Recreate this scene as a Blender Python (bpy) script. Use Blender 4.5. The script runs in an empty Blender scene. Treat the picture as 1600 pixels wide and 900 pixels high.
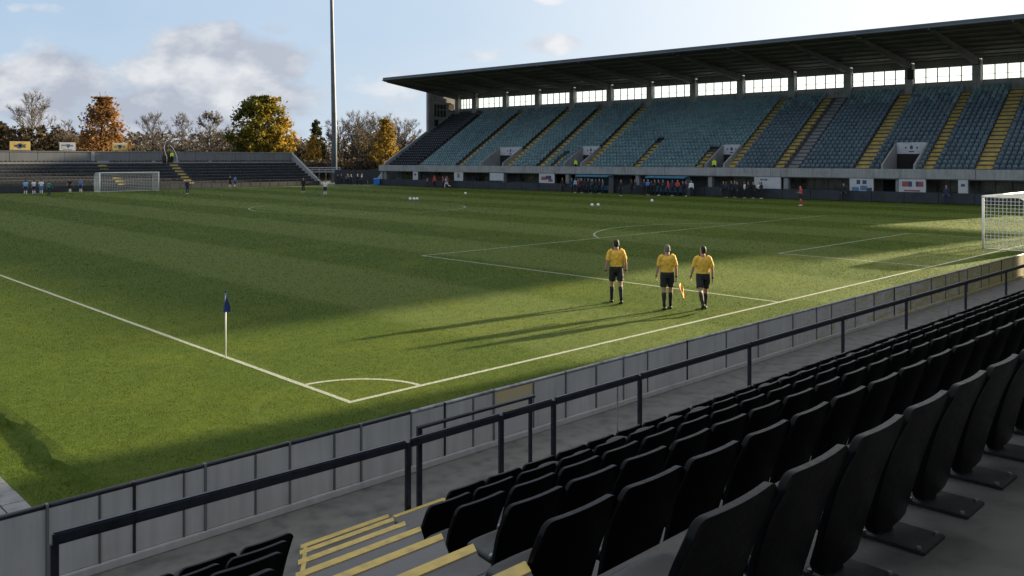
import bpy, bmesh, math, random
import numpy as np
from mathutils import Vector, Matrix
random.seed(7); np.random.seed(7)
rnd = random.random
def U(a, b): return random.uniform(a, b)
R_ = math.radians
sc = bpy.context.scene
COL = sc.collection

# ------------------------------------------------------------------ materials
def nodes_of(name):
    m = bpy.data.materials.new(name); m.use_nodes = True
    nt = m.node_tree; b = nt.nodes['Principled BSDF']
    return m, nt, b
def N(nt, typ, **kw):
    n = nt.nodes.new(typ)
    for k, v in kw.items():
        if k in n.inputs: n.inputs[k].default_value = v
        else: setattr(n, k, v)
    return n
def L(nt, a, b): nt.links.new(a, b)
def math_(nt, op, a, b=None, clamp=False):
    n = nt.nodes.new('ShaderNodeMath'); n.operation = op; n.use_clamp = clamp
    for i, v in enumerate((a, b)):
        if v is None: continue
        if isinstance(v, (int, float)): n.inputs[i].default_value = v
        else: L(nt, v, n.inputs[i])
    return n.outputs[0]
def mixc(nt, fac, a, b):
    n = nt.nodes.new('ShaderNodeMix'); n.data_type = 'RGBA'
    for k, v in (('Factor', fac),):
        if isinstance(v, (int, float)): n.inputs[0].default_value = v
        else: L(nt, v, n.inputs[0])
    for i, v in ((6, a), (7, b)):
        if isinstance(v, (tuple, list)): n.inputs[i].default_value = (v[0], v[1], v[2], 1)
        else: L(nt, v, n.inputs[i])
    return n.outputs[2]
def ramp(nt, fac, stops):
    n = nt.nodes.new('ShaderNodeValToRGB'); cr = n.color_ramp
    while len(cr.elements) < len(stops): cr.elements.new(0.5)
    for e, (p, c) in zip(cr.elements, stops):
        e.position = p; e.color = (c[0], c[1], c[2], 1) if isinstance(c, (tuple, list)) else (c, c, c, 1)
    L(nt, fac, n.inputs[0]); return n.outputs[0]
def noise(nt, vec, scale, detail=4, rough=.55):
    n = N(nt, 'ShaderNodeTexNoise', Scale=scale, Detail=detail, Roughness=rough)
    if vec is not None: L(nt, vec, n.inputs['Vector'])
    return n.outputs['Fac']
def pos(nt):
    return nt.nodes.new('ShaderNodeNewGeometry').outputs['Position']
def scalev(nt, v, s):
    n = nt.nodes.new('ShaderNodeMapping'); n.inputs['Scale'].default_value = s; L(nt, v, n.inputs['Vector']); return n.outputs[0]
def bump(nt, b, h, strength, dist=.01):
    n = N(nt, 'ShaderNodeBump', Strength=strength, Distance=dist); L(nt, h, n.inputs['Height']); L(nt, n.outputs[0], b.inputs['Normal'])
def pm(name, c, rough=.6, var=.18, scale=3., metal=0., bmp=0., bscale=40., spec=.5, dark=None, streak=False):
    """base colour with two octaves of wear; streak = vertical rain streaks"""
    m, nt, b = nodes_of(name)
    p = pos(nt)
    f1 = noise(nt, p, scale, 6, .6)
    if streak: f1 = math_(nt, 'MULTIPLY', math_(nt, 'ADD', f1, noise(nt, scalev(nt, p, (5, 5, .35)), 1.2, 4)), .5)
    d = dark or tuple(x*(1-2*var) for x in c); l = tuple(min(1, x*(1+var)) for x in c)
    col = ramp(nt, f1, [(.32, d), (.5, c), (.68, l)])
    L(nt, col, b.inputs['Base Color'])
    r = math_(nt, 'ADD', math_(nt, 'MULTIPLY', noise(nt, p, scale*4, 3), .25), rough-.12)
    L(nt, r, b.inputs['Roughness'])
    b.inputs['Metallic'].default_value = metal
    b.inputs['Specular IOR Level'].default_value = spec
    if bmp: bump(nt, b, noise(nt, p, bscale, 5), bmp, .01)
    return m

M = {}
M['concrete'] = pm('concrete_weathered', (.26, .265, .27), .85, .2, .8, bmp=.15, streak=True)
M['concrete_dark'] = pm('concrete_dark', (.115, .115, .118), .8, .25, .9, bmp=.2, bscale=25)
M['tier_dark'] = pm('tier_concrete', (.06, .062, .065), .85, .2, .9)
M['concrete_floor'] = pm('concrete_floor', (.075, .0735, .07), .6, .34, 1.9, dark=(.03, .0295, .028), bmp=.4, bscale=14)
M['concrete_mid'] = pm('concrete_mid', (.2, .203, .208), .85, .22, .7, bmp=.1, streak=True)
M['path'] = pm('path_asphalt', (.135, .132, .126), .85, .2, 3.6, bmp=.25, bscale=60)
M['asphalt'] = pm('asphalt', (.06, .06, .062), .9, .25, .5, bmp=.2, bscale=40)
M['paver'] = pm('paver', (.2, .2, .2), .85, .25, 4, bmp=.3, bscale=30)
M['black_plastic'] = pm('black_plastic', (.003, .0032, .0042), .36, .25, 8, spec=.11)
M['pan_plastic'] = pm('dusty_pan_plastic', (.012, .0125, .015), .5, .35, 9, spec=.4)
M['black_iron'] = pm('black_iron', (.014, .014, .015), .55, .3, 12, spec=.4, bmp=.1)
M['navy_rail'] = pm('navy_rail_paint', (.016, .019, .028), .38, .3, 9, spec=.5)
M['panel_grey'] = None
M['rail_grey'] = pm('galvanised', (.3, .31, .32), .5, .25, 7, metal=.4)
M['yellow_paint'] = pm('yellow_paint_worn', (.5, .37, .11), .75, .12, 11, dark=(.36, .28, .11))
M['yellow_far'] = pm('yellow_stair_paint', (.42, .31, .085), .85, .25, 1.5, dark=(.24, .2, .1))
M['white_paint'] = pm('white_paint', (.78, .78, .77), .5, .06, 5)
M['roof_dark'] = pm('roof_sheet_dark', (.05, .05, .052), .8, .15, .5)
M['roof_edge'] = pm('roof_edge_metal', (.075, .09, .11), .45, .12, .5, metal=.3)
M['rib'] = pm('roof_rib', (.085, .085, .086), .8, .15, .5)
M['board_navy'] = pm('navy_board', (.018, .023, .033), .55, .25, .9)
M['mast'] = pm('mast_steel', (.09, .11, .14), .55, .15, .6)
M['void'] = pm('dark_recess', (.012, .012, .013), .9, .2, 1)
M['window_dim'] = pm('dim_concourse_window', (.075, .066, .035), .25, .6, .9, spec=.5)  # brown reflections and dim interior light put into the pane colour
M['frame_dark'] = pm('window_frame_dark', (.04, .042, .045), .6, .2, 3)
M['sign_white'] = pm('sign_white', (.42, .43, .46), .55, .08, 2)
M['sign_yellow'] = pm('sign_yellow', (.5, .34, .08), .55, .1, 2)
M['sign_navy'] = pm('sign_navy', (.03, .045, .1), .55, .1, 2)
M['sign_red'] = pm('sign_red', (.25, .06, .07), .55, .15, 2)
M['sign_blue'] = pm('sign_blue', (.07, .15, .28), .55, .2, 2)
M['dugout_blue'] = pm('dugout_blue', (.04, .17, .28), .5, .12, 2)
M['bin_blue'] = pm('bin_blue', (.02, .16, .55), .45, .1, 3)
M['clad_grey'] = pm('terrace_cladding', (.14, .145, .152), .7, .12, .4, streak=True)
M['terrace_seat'] = pm('terrace_seat_dark', (.02, .021, .026), .6, .3, 2)
M['bark'] = pm('bark', (.055, .042, .032), .9, .3, 2)
M['bark_pale'] = pm('bark_pale', (.085, .07, .058), .9, .3, 2)
M['ball'] = pm('ball_white', (.8, .8, .8), .4, .05, 8)
M['flag_blue'] = pm('flag_blue', (.012, .04, .2), .7, .25, 12)
M['net'] = pm('net_cord', (.72, .72, .7), .8, .08, 5)
M['skin'] = pm('skin', (.42, .24, .17), .55, .12, 14)
M['skin_dark'] = pm('skin_tan', (.2, .11, .075), .55, .12, 14)
M['hair_dark'] = pm('hair_dark', (.015, .012, .01), .7, .3, 60)
M['hair_grey'] = pm('hair_grey', (.16, .15, .14), .8, .25, 60)
M['hair_brown'] = pm('hair_brown', (.06, .04, .025), .7, .3, 60)
M['ref_yellow'] = pm('referee_yellow', (.78, .47, .06), .75, .1, 9, bmp=.25, bscale=30)
M['cloth_black'] = pm('cloth_black', (.013, .013, .015), .8, .3, 9, bmp=.2, bscale=30)
M['cloth_navy'] = pm('cloth_navy', (.018, .026, .065), .8, .25, 6)
M['cloth_blue'] = pm('cloth_blue', (.06, .2, .52), .8, .15, 6)
M['cloth_sky'] = pm('cloth_sky_blue', (.2, .42, .68), .8, .15, 6)
M['cloth_white'] = pm('cloth_white', (.68, .68, .7), .8, .08, 6)
M['cloth_red'] = pm('cloth_red', (.5, .04, .045), .8, .15, 6)
M['cloth_green'] = pm('cloth_green', (.05, .2, .14), .8, .2, 6)
M['cloth_grey'] = pm('cloth_grey', (.12, .125, .13), .8, .2, 6)
M['hivis'] = pm('hi_vis_yellow', (.55, .8, .05), .7, .1, 6)
M['shoe'] = pm('shoe_black', (.012, .012, .013), .4, .2, 9)
M['shoe_white'] = pm('shoe_white', (.7, .7, .7), .5, .1, 9)
M['flag_orange'] = pm('flag_orange', (.85, .2, .02), .7, .1, 8)
M['flag_yellow'] = pm('flag_yellow', (.85, .55, .04), .7, .1, 8)
M['brass'] = pm('bolt_steel', (.3, .3, .31), .45, .2, 9, metal=.8)
M['lamp_glass'] = pm('floodlamp_glass', (.5, .5, .52), .2, .1, 3)

def seat_mat(name, a, b):
    """tinted plastic; every seat a slightly different fade, by its place on the stand"""
    m, nt, bs = nodes_of(name)
    p = pos(nt)
    v = N(nt, 'ShaderNodeTexVoronoi', Scale=2.1); L(nt, p, v.inputs['Vector'])
    sp = nt.nodes.new('ShaderNodeSeparateColor'); L(nt, v.outputs['Color'], sp.inputs[0])
    f = math_(nt, 'ADD', math_(nt, 'MULTIPLY', sp.outputs[0], .45), math_(nt, 'MULTIPLY', noise(nt, p, .12, 3), .8))
    L(nt, ramp(nt, f, [(.25, a), (.9, b)]), bs.inputs['Base Color'])
    bs.inputs['Roughness'].default_value = .42
    return m
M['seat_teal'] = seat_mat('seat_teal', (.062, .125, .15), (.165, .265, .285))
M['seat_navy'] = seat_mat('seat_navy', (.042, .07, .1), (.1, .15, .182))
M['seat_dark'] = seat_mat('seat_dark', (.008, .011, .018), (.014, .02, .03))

def panel_mat():
    m, nt, b = nodes_of('hoarding_panel_paint')
    p = pos(nt)
    s = noise(nt, scalev(nt, p, (7, 7, .5)), 1.3, 5)
    g = noise(nt, p, 1.1, 5)
    f = math_(nt, 'ADD', math_(nt, 'MULTIPLY', s, .5), math_(nt, 'MULTIPLY', g, .5))
    c = ramp(nt, f, [(.3, (.33, .33, .33)), (.5, (.425, .425, .42)), (.7, (.5, .5, .495))])
    # yellow flecks, denser to the right
    sx = nt.nodes.new('ShaderNodeSeparateXYZ'); L(nt, p, sx.inputs[0])
    dens = math_(nt, 'MULTIPLY', math_(nt, 'SUBTRACT', sx.outputs[0], 9.0), .016, True)
    fl = noise(nt, scalev(nt, p, (2.2, 2.2, 9)), 1.6, 5, .7)
    msk = math_(nt, 'MULTIPLY', math_(nt, 'SUBTRACT', math_(nt, 'ADD', fl, dens), .71), 14, True)
    L(nt, mixc(nt, msk, c, (.38, .33, .14)), b.inputs['Base Color'])
    b.inputs['Roughness'].default_value = .62
    bump(nt, b, g, .1)
    return m
M['panel_grey'] = panel_mat()

def concrete_patch_yellow():
    m, nt, b = nodes_of('old_yellow_panel')
    p = pos(nt)
    f = noise(nt, scalev(nt, p, (3, 3, 6)), 2.2, 6, .7)
    sx = nt.nodes.new('ShaderNodeSeparateXYZ'); L(nt, p, sx.inputs[0])
    f = math_(nt, 'ADD', f, math_(nt, 'MULTIPLY', math_(nt, 'SUBTRACT', sx.outputs[2], .56), .9))
    L(nt, ramp(nt, f, [(.44, (.42, .42, .42)), (.53, (.46, .41, .28)), (.75, (.52, .42, .2))]), b.inputs['Base Color'])
    b.inputs['Roughness'].default_value = .7
    return m
M['panel_yellow'] = concrete_patch_yellow()

def stripe_fac(nt, p):
    """mowing stripes along the touchline"""
    sx = nt.nodes.new('ShaderNodeSeparateXYZ'); L(nt, p, sx.inputs[0])
    wob = math_(nt, 'MULTIPLY', math_(nt, 'SUBTRACT', noise(nt, p, .25, 3), .5), .9)
    u = math_(nt, 'DIVIDE', math_(nt, 'ADD', math_(nt, 'SUBTRACT', sx.outputs[0], 8.3-2.6), wob), 5.2*2)
    fr = math_(nt, 'FRACT', u)
    tri = math_(nt, 'ABSOLUTE', math_(nt, 'SUBTRACT', fr, .5))          # 0..0.5
    return math_(nt, 'ADD', math_(nt, 'MULTIPLY', math_(nt, 'SUBTRACT', tri, .25), 16), .5, True), sx
def grass_mat(name, blades):
    m, nt, b = nodes_of(name)
    p = pos(nt)
    sf, sx = stripe_fac(nt, p)
    # no stripes outside the touchline
    ins = math_(nt, 'GREATER_THAN', sx.outputs[0], 8.3)
    sf = math_(nt, 'MULTIPLY', sf, ins)
    n1 = noise(nt, p, .35, 5, .6); n2 = noise(nt, p, 3.2, 4); n3 = noise(nt, scalev(nt, p, (30, 30, 4)), 1., 3)
    base = mixc(nt, sf, (.062, .094, .010), (.094, .126, .026))
    yel = mixc(nt, math_(nt, 'MULTIPLY', math_(nt, 'SUBTRACT', n1, .5), 2.0, True), base, (.122, .140, .012))
    if blades:
        at = N(nt, 'ShaderNodeAttribute', attribute_name='tone')
        v = math_(nt, 'ADD', math_(nt, 'MULTIPLY', at.outputs['Fac'], .32), math_(nt, 'ADD', math_(nt, 'MULTIPLY', math_(nt, 'ADD', n2, noise(nt, p, 1.1, 4)), .45), .39))
    else:
        v = math_(nt, 'ADD', math_(nt, 'ADD', math_(nt, 'MULTIPLY', n2, .5), math_(nt, 'MULTIPLY', n3, .7)), .38)
    mul = nt.nodes.new('ShaderNodeMix'); mul.data_type = 'RGBA'; mul.blend_type = 'MULTIPLY'; mul.inputs[0].default_value = 1
    L(nt, yel, mul.inputs[6])
    cb = nt.nodes.new('ShaderNodeCombineColor')
    for i in range(3): L(nt, v, cb.inputs[i])
    L(nt, cb.outputs[0], mul.inputs[7])
    L(nt, mul.outputs[2], b.inputs['Base Color'])
    b.inputs['Roughness'].default_value = .75 if not blades else .6
    b.inputs['Specular IOR Level'].default_value = .07
    if blades:
        tr = nt.nodes.new('ShaderNodeBsdfTranslucent'); L(nt, mul.outputs[2], tr.inputs['Color'])
        mx = nt.nodes.new('ShaderNodeMixShader'); mx.inputs[0].default_value = .35
        L(nt, b.outputs[0], mx.inputs[1]); L(nt, tr.outputs[0], mx.inputs[2])
        L(nt, mx.outputs[0], nt.nodes['Material Output'].inputs['Surface'])
    else:
        h = math_(nt, 'ADD', noise(nt, p, 22, 4, .7), math_(nt, 'MULTIPLY', noise(nt, p, 5, 3), .8))
        bump(nt, b, h, .9, .045)
    return m
M['grass'] = grass_mat('turf', False)
M['blades'] = grass_mat('grass_blades', True)

def line_mat():
    m, nt, b = nodes_of('pitch_line_paint')
    p = pos(nt)
    f = noise(nt, p, 16, 5, .75)
    L(nt, ramp(nt, f, [(.33, (.16, .2, .1)), (.46, (.27, .29, .21)), (.7, (.41, .42, .37))]), b.inputs['Base Color'])
    b.inputs['Roughness'].default_value = .9
    bump(nt, b, noise(nt, p, 30, 4), .8, .03)
    return m
M['line'] = line_mat()

def leaf_mat(name, stops):
    m, nt, b = nodes_of(name)
    at = N(nt, 'ShaderNodeAttribute', attribute_name='tone')
    c = ramp(nt, at.outputs['Fac'], stops)
    L(nt, c, b.inputs['Base Color']); b.inputs['Roughness'].default_value = .7
    b.inputs['Specular IOR Level'].default_value = .2
    tr = nt.nodes.new('ShaderNodeBsdfTranslucent'); L(nt, c, tr.inputs['Color'])
    mx = nt.nodes.new('ShaderNodeMixShader'); mx.inputs[0].default_value = .4
    L(nt, b.outputs[0], mx.inputs[1]); L(nt, tr.outputs[0], mx.inputs[2])
    L(nt, mx.outputs[0], nt.nodes['Material Output'].inputs['Surface'])
    return m
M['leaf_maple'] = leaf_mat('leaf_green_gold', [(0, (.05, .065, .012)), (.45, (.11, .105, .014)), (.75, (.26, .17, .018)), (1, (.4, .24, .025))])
M['leaf_orange'] = leaf_mat('leaf_orange', [(0, (.085, .055, .025)), (.5, (.2, .1, .032)), (1, (.34, .17, .045))])
M['leaf_brown'] = leaf_mat('leaf_brown', [(0, (.065, .058, .032)), (.5, (.115, .085, .045)), (1, (.18, .115, .055))])
M['leaf_gold'] = leaf_mat('leaf_gold', [(0, (.13, .09, .02)), (.5, (.25, .16, .025)), (1, (.4, .25, .04))])
M['leaf_conifer'] = leaf_mat('leaf_conifer', [(0, (.03, .045, .02)), (.6, (.08, .075, .025)), (1, (.18, .13, .03))])
M['leaf_under'] = leaf_mat('leaf_undergrowth', [(0, (.06, .052, .042)), (.4, (.1, .085, .062)), (.8, (.125, .095, .06)), (1, (.15, .11, .055))])  # lightened and greyed: distance haze put into the colours
M['leaf_far'] = leaf_mat('leaf_far_wood', [(0, (.05, .045, .04)), (.5, (.08, .065, .05)), (1, (.12, .09, .06))])
M['twig'] = pm('twig_bark', (.066, .053, .045), .9, .2, 1)  # paler grey-brown: haze put into the twig colour

def pane_mat():  # clear window turned milky: white sky behind put into the pane
    m, nt, b = nodes_of('sky_white_pane')
    b.inputs['Base Color'].default_value = (.85, .87, .88, 1); b.inputs['Roughness'].default_value = .25
    tr = nt.nodes.new('ShaderNodeBsdfTranslucent'); tr.inputs['Color'].default_value = (.5, .58, .68, 1)
    tp = nt.nodes.new('ShaderNodeBsdfTransparent'); tp.inputs['Color'].default_value = (.93, .95, .96, 1)
    m1 = nt.nodes.new('ShaderNodeMixShader'); m1.inputs[0].default_value = .75
    L(nt, b.outputs[0], m1.inputs[1]); L(nt, tr.outputs[0], m1.inputs[2])
    m2 = nt.nodes.new('ShaderNodeMixShader'); m2.inputs[0].default_value = .3
    L(nt, m1.outputs[0], m2.inputs[1]); L(nt, tp.outputs[0], m2.inputs[2])
    L(nt, m2.outputs[0], nt.nodes['Material Output'].inputs['Surface'])
    return m
M['pane'] = pane_mat()

# ------------------------------------------------------------------ mesh helpers
class MB:
    """collects shapes, builds ONE mesh object"""
    def __init__(s): s.v = []; s.f = []; s.mi = []
    def add(s, vs, fs, mi=0):
        o = len(s.v); s.v += [tuple(v) for v in vs]; s.f += [tuple(i+o for i in f) for f in fs]; s.mi += [mi]*len(fs)
    def box(s, x0, x1, y0, y1, z0, z1, mi=0, X=None):
        vs = [(x, y, z) for z in (z0, z1) for y in (y0, y1) for x in (x0, x1)]
        if X: vs = [X(*v) for v in vs]
        s.add(vs, [(0, 2, 3, 1), (4, 5, 7, 6), (0, 1, 5, 4), (2, 6, 7, 3), (0, 4, 6, 2), (1, 3, 7, 5)], mi)
    def hexa(s, bot, top, mi=0):
        n = len(bot)
        s.add(list(bot)+list(top), [tuple(range(n))[::-1], tuple(range(n, 2*n))]+[(i, (i+1) % n, n+(i+1) % n, n+i) for i in range(n)], mi)
    def bar(s, a, b, w, h=None, mi=0):
        """rectangular bar between two points; w wide, h high"""
        a = Vector(a); b = Vector(b); h = h or w
        t = (b-a).normalized(); up = Vector((0, 0, 1)) if abs(t.z) < .95 else Vector((0, 1, 0))
        u = t.cross(up).normalized()*w/2; v = u.cross(t).normalized()*h/2
        r = lambda p: [p-u-v, p+u-v, p+u+v, p-u+v]
        s.hexa(r(a), r(b), mi)
    def tube(s, pts, rad, n=8, mi=0, caps=True):
        pts = [Vector(p) for p in pts]
        rad = rad if isinstance(rad, (list, tuple)) else [rad]*len(pts)
        o = len(s.v); prev = None
        for i, p in enumerate(pts):
            t = (pts[min(i+1, len(pts)-1)]-pts[max(i-1, 0)]).normalized()
            ref = prev if prev is not None else (Vector((1, 0, 0)) if abs(t.x) < .9 else Vector((0, 1, 0)))
            u = (ref-t*ref.dot(t)).normalized(); v = t.cross(u); prev = u
            for k in range(n):
                a = 2*math.pi*k/n
                s.v.append(tuple(p+(u*math.cos(a)+v*math.sin(a))*rad[i]))
        for i in range(len(pts)-1):
            for k in range(n):
                s.f.append((o+i*n+k, o+i*n+(k+1) % n, o+(i+1)*n+(k+1) % n, o+(i+1)*n+k)); s.mi.append(mi)
        if caps:
            s.f.append(tuple(o+k for k in range(n))[::-1]); s.f.append(tuple(o+(len(pts)-1)*n+k for k in range(n))); s.mi += [mi, mi]
    def rings(s, rr, n=14, mi=0):
        """loft of ellipses: (centre, rx, ry) in planes across the path, u axis kept along X"""
        pts = [Vector(r[0]) for r in rr]; o = len(s.v)
        for i, p in enumerate(pts):
            t = (pts[min(i+1, len(pts)-1)]-pts[max(i-1, 0)]).normalized()
            ref = Vector((1, 0, 0))
            u = (ref-t*ref.dot(t)).normalized(); v = t.cross(u)
            for k in range(n):
                a = 2*math.pi*k/n
                s.v.append(tuple(p+u*math.cos(a)*rr[i][1]+v*math.sin(a)*rr[i][2]))
        for i in range(len(pts)-1):
            for k in range(n):
                s.f.append((o+i*n+k, o+i*n+(k+1) % n, o+(i+1)*n+(k+1) % n, o+(i+1)*n+k)); s.mi.append(mi)
        s.f.append(tuple(o+k for k in range(n))[::-1]); s.f.append(tuple(o+(len(pts)-1)*n+k for k in range(n))); s.mi += [mi, mi]
    def ball(s, c, rx, ry, rz, n=12, m=8, mi=0):
        rr = []
        for i in range(m+1):
            a = -math.pi/2+math.pi*i/m
            a = max(-1.45, min(1.45, a))
            rr.append(((c[0], c[1], c[2]+rz*math.sin(a)), rx*math.cos(a), ry*math.cos(a)))
        s.rings(rr, n, mi)
    def mesh(s, name, mats, smooth=False):
        me = bpy.data.meshes.new(name); me.from_pydata(s.v, [], s.f)
        for m in (mats if isinstance(mats, list) else [mats]): me.materials.append(m)
        if len(set(s.mi)) > 1: me.polygons.foreach_set('material_index', s.mi)
        me.polygons.foreach_set('use_smooth', [smooth]*len(me.polygons))
        me.update(); return me
    def build(s, name, mats, parent=None, smooth=False, bevel=0):
        me = s.mesh(name, mats, smooth)
        bm = bmesh.new(); bm.from_mesh(me); bmesh.ops.recalc_face_normals(bm, faces=bm.faces)
        if bevel:
            bmesh.ops.bevel(bm, geom=[e for e in bm.edges if e.calc_face_angle(0) > .5], offset=bevel, segments=2, affect='EDGES', clamp_overlap=True)
        bm.to_mesh(me); bm.free()
        return link(name, me, parent)
def link(name, me, parent=None):
    o = bpy.data.objects.new(name, me); COL.objects.link(o)
    if parent: o.parent = parent
    return o
def tag(o, label, cat, group=None, kind=None):
    if kind: o['kind'] = kind
    if label: o['label'] = label
    if cat: o['category'] = cat
    if group: o['group'] = group
    return o
def thing(name, label, cat, loc=(0, 0, 0), rz=0, group=None):
    o = bpy.data.objects.new(name, None); COL.objects.link(o); o.location = loc; o.rotation_euler = (0, 0, rz)
    o.empty_display_size = .2
    return tag(o, label, cat, group)
def del_keys(o):
    for k in ('label', 'category', 'group'):
        if k in o: del o[k]
def dup(root, loc, rz, label=None, group=None):
    r = root.copy(); COL.objects.link(r); r.location = loc; r.rotation_euler = (0, 0, rz)
    if label: r['label'] = label
    if group: r['group'] = group
    for ch in list(root.children):
        c = ch.copy(); COL.objects.link(c); c.parent = r
        for g in ch.children:
            d = g.copy(); COL.objects.link(d); d.parent = c
    return r
def bake(me, mods):
    """mesh with modifiers applied"""
    o = bpy.data.objects.new('tmp', me); COL.objects.link(o)
    for typ, kw in mods:
        md = o.modifiers.new('m', typ)
        for k, v in kw.items(): setattr(md, k, v)
    dg = bpy.context.evaluated_depsgraph_get(); dg.update()
    out = bpy.data.meshes.new_from_object(o.evaluated_get(dg))
    bpy.data.objects.remove(o)
    return out
def np_mesh(name, verts, faces, mat, tone=None, smooth=False):
    """verts (n,3), faces (m,k) arrays -> mesh; tone = one value per face"""
    me = bpy.data.meshes.new(name); k = faces.shape[1]
    me.vertices.add(len(verts)); me.vertices.foreach_set('co', np.ascontiguousarray(verts, dtype=np.float32).ravel())
    me.loops.add(faces.size); me.loops.foreach_set('vertex_index', faces.astype(np.int32).ravel())
    me.polygons.add(len(faces)); me.polygons.foreach_set('loop_start', np.arange(0, faces.size, k, dtype=np.int32))
    me.update(calc_edges=True)
    if tone is not None:
        a = me.attributes.new('tone', 'FLOAT', 'FACE'); a.data.foreach_set('value', tone.astype(np.float32))
    me.materials.append(mat)
    me.polygons.foreach_set('use_smooth', [smooth]*len(faces))
    return me
ORD = ['zeroth', 'first', 'second', 'third', 'fourth', 'fifth', 'sixth', 'seventh', 'eighth', 'ninth', 'tenth', 'eleventh', 'twelfth', 'thirteenth', 'fourteenth', 'fifteenth', 'sixteenth', 'seventeenth', 'eighteenth', 'nineteenth']
TENS = {2: 'twent', 3: 'thirt', 4: 'fort', 5: 'fift', 6: 'sixt'}
def ordw(n):
    if n < 20: return ORD[n]
    t, u = divmod(n, 10)
    return TENS[t]+'ieth' if u == 0 else TENS[t]+'y-'+ORD[u]

# ------------------------------------------------------------------ camera, light, sky
H = 4.2
cam = bpy.data.cameras.new('camera'); co = bpy.data.objects.new('camera', cam); COL.objects.link(co)
AZ = R_(45.84)
FWD = Vector((math.cos(AZ), math.sin(AZ), 0)); RGT = Vector((math.sin(AZ), -math.cos(AZ), 0))
co.location = (0, 0, H); co.rotation_euler = (R_(90), 0, AZ-R_(90))
cam.sensor_width = 36; cam.lens = 1340/1600*36; cam.shift_y = -202/1600
cam.clip_start = .05; cam.clip_end = 6000
sc.camera = co
SUN_EL = R_(12.3); SUN_DIR = Vector((1, -.12, 0)).normalized()*math.cos(SUN_EL)+Vector((0, 0, math.sin(SUN_EL)))
sl = bpy.data.lights.new('sun', 'SUN'); sl.energy = 5; sl.angle = R_(1.2); sl.color = (1, .84, .56)
so = bpy.data.objects.new('sun', sl); COL.objects.link(so); so.rotation_euler = SUN_DIR.to_track_quat('Z', 'Y').to_euler(); so.location = (60, 0, 60)
def world():
    w = bpy.data.worlds.new('World'); sc.world = w; w.use_nodes = True
    nt = w.node_tree; bg = nt.nodes['Background']; bg.inputs['Strength'].default_value = .045
    sky = nt.nodes.new('ShaderNodeTexSky'); sky.sky_type = 'NISHITA'; sky.sun_disc = False
    sky.sun_elevation = SUN_EL; sky.sun_rotation = math.atan2(SUN_DIR.x, SUN_DIR.y)
    sky.air_density = 1.; sky.dust_density = .6; sky.ozone_density = 1.6
    d = nt.nodes.new('ShaderNodeTexCoord').outputs['Generated']
    sx = nt.nodes.new('ShaderNodeSeparateXYZ'); L(nt, d, sx.inputs[0]); z = sx.outputs[2]
    def dotp(v):
        n = nt.nodes.new('ShaderNodeVectorMath'); n.operation = 'DOT_PRODUCT'; L(nt, d, n.inputs[0]); n.inputs[1].default_value = v; return n.outputs['Value']
    # bearing and height of the view direction; the cumulus bank stands in the north-west
    f_ = math_(nt, 'MAXIMUM', dotp(FWD), .08)
    u = math_(nt, 'DIVIDE', dotp(RGT), f_); v = math_(nt, 'DIVIDE', z, f_)
    cb = nt.nodes.new('ShaderNodeCombineXYZ'); L(nt, u, cb.inputs[0]); L(nt, math_(nt, 'MULTIPLY', v, 1.7), cb.inputs[1])
    def nz(off, sc_, det=8, ro=.55):
        mp = nt.nodes.new('ShaderNodeMapping'); mp.inputs['Location'].default_value = off; L(nt, cb.outputs[0], mp.inputs['Vector']); return noise(nt, mp.outputs[0], sc_, det, ro)
    n1 = nz((3.1, 1.7, .4), 7.0); n2 = nz((3.1-.022, 1.7-.028, .4), 7.0)
    tot = None
    for (px, py, rx, ry, am) in CLOUDS:
        a_ = math_(nt, 'DIVIDE', math_(nt, 'SUBTRACT', u, (px-800)/1340), rx/1340); b_ = math_(nt, 'DIVIDE', math_(nt, 'SUBTRACT', v, (248-py)/1340), ry/1340)
        r2 = math_(nt, 'ADD', math_(nt, 'MULTIPLY', a_, a_), math_(nt, 'MULTIPLY', b_, b_))
        g = math_(nt, 'MULTIPLY', math_(nt, 'POWER', 2.718, math_(nt, 'MULTIPLY', r2, -1)), am)
        tot = g if tot is None else math_(nt, 'MAXIMUM', tot, g)
    hi = math_(nt, 'MULTIPLY', math_(nt, 'SUBTRACT', z, .3), 1.4, True)      # broken cloud overhead
    dens = math_(nt, 'ADD', math_(nt, 'MAXIMUM', tot, hi), math_(nt, 'MULTIPLY', math_(nt, 'SUBTRACT', n1, .5), 1.7))
    msk = math_(nt, 'MULTIPLY', math_(nt, 'SUBTRACT', dens, .34), 4.2, True)
    sh = math_(nt, 'ADD', math_(nt, 'MULTIPLY', math_(nt, 'SUBTRACT', n1, n2), 5.5), math_(nt, 'ADD', math_(nt, 'MULTIPLY', v, 3.2), -.02), True)
    ccol = mixc(nt, sh, (2.9, 3.2, 3.8), (4.9, 5.05, 5.3))
    skyc = mixc(nt, .8, sky.outputs[0], (2.5, 3.6, 5.0))
    skyc = mixc(nt, math_(nt, 'MULTIPLY', nz((.3, 2.2, 1.4), 3.2, 5), .75), skyc, (3.8, 4.6, 5.6))
    hz = math_(nt, 'SUBTRACT', 1, math_(nt, 'MULTIPLY', z, 7.0), True)
    skyc = mixc(nt, math_(nt, 'MULTIPLY', hz, .6), skyc, (4.0, 4.5, 5.2))
    c = mixc(nt, msk, skyc, ccol)
    # paler sky towards the low sun
    glow = math_(nt, 'POWER', math_(nt, 'MAXIMUM', dotp(SUN_DIR), 0.0), 3.2)
    c = mixc(nt, math_(nt, 'MULTIPLY', glow, 1.3, True), c, (7.0, 7.1, 7.1))
    up = math_(nt, 'MULTIPLY', math_(nt, 'SUBTRACT', z, .22), 3.5, True)     # heavier cloud overhead
    c = mixc(nt, math_(nt, 'MULTIPLY', up, .5), c, (4.6, 4.7, 4.85))
    L(nt, c, bg.inputs['Color'])
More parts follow.
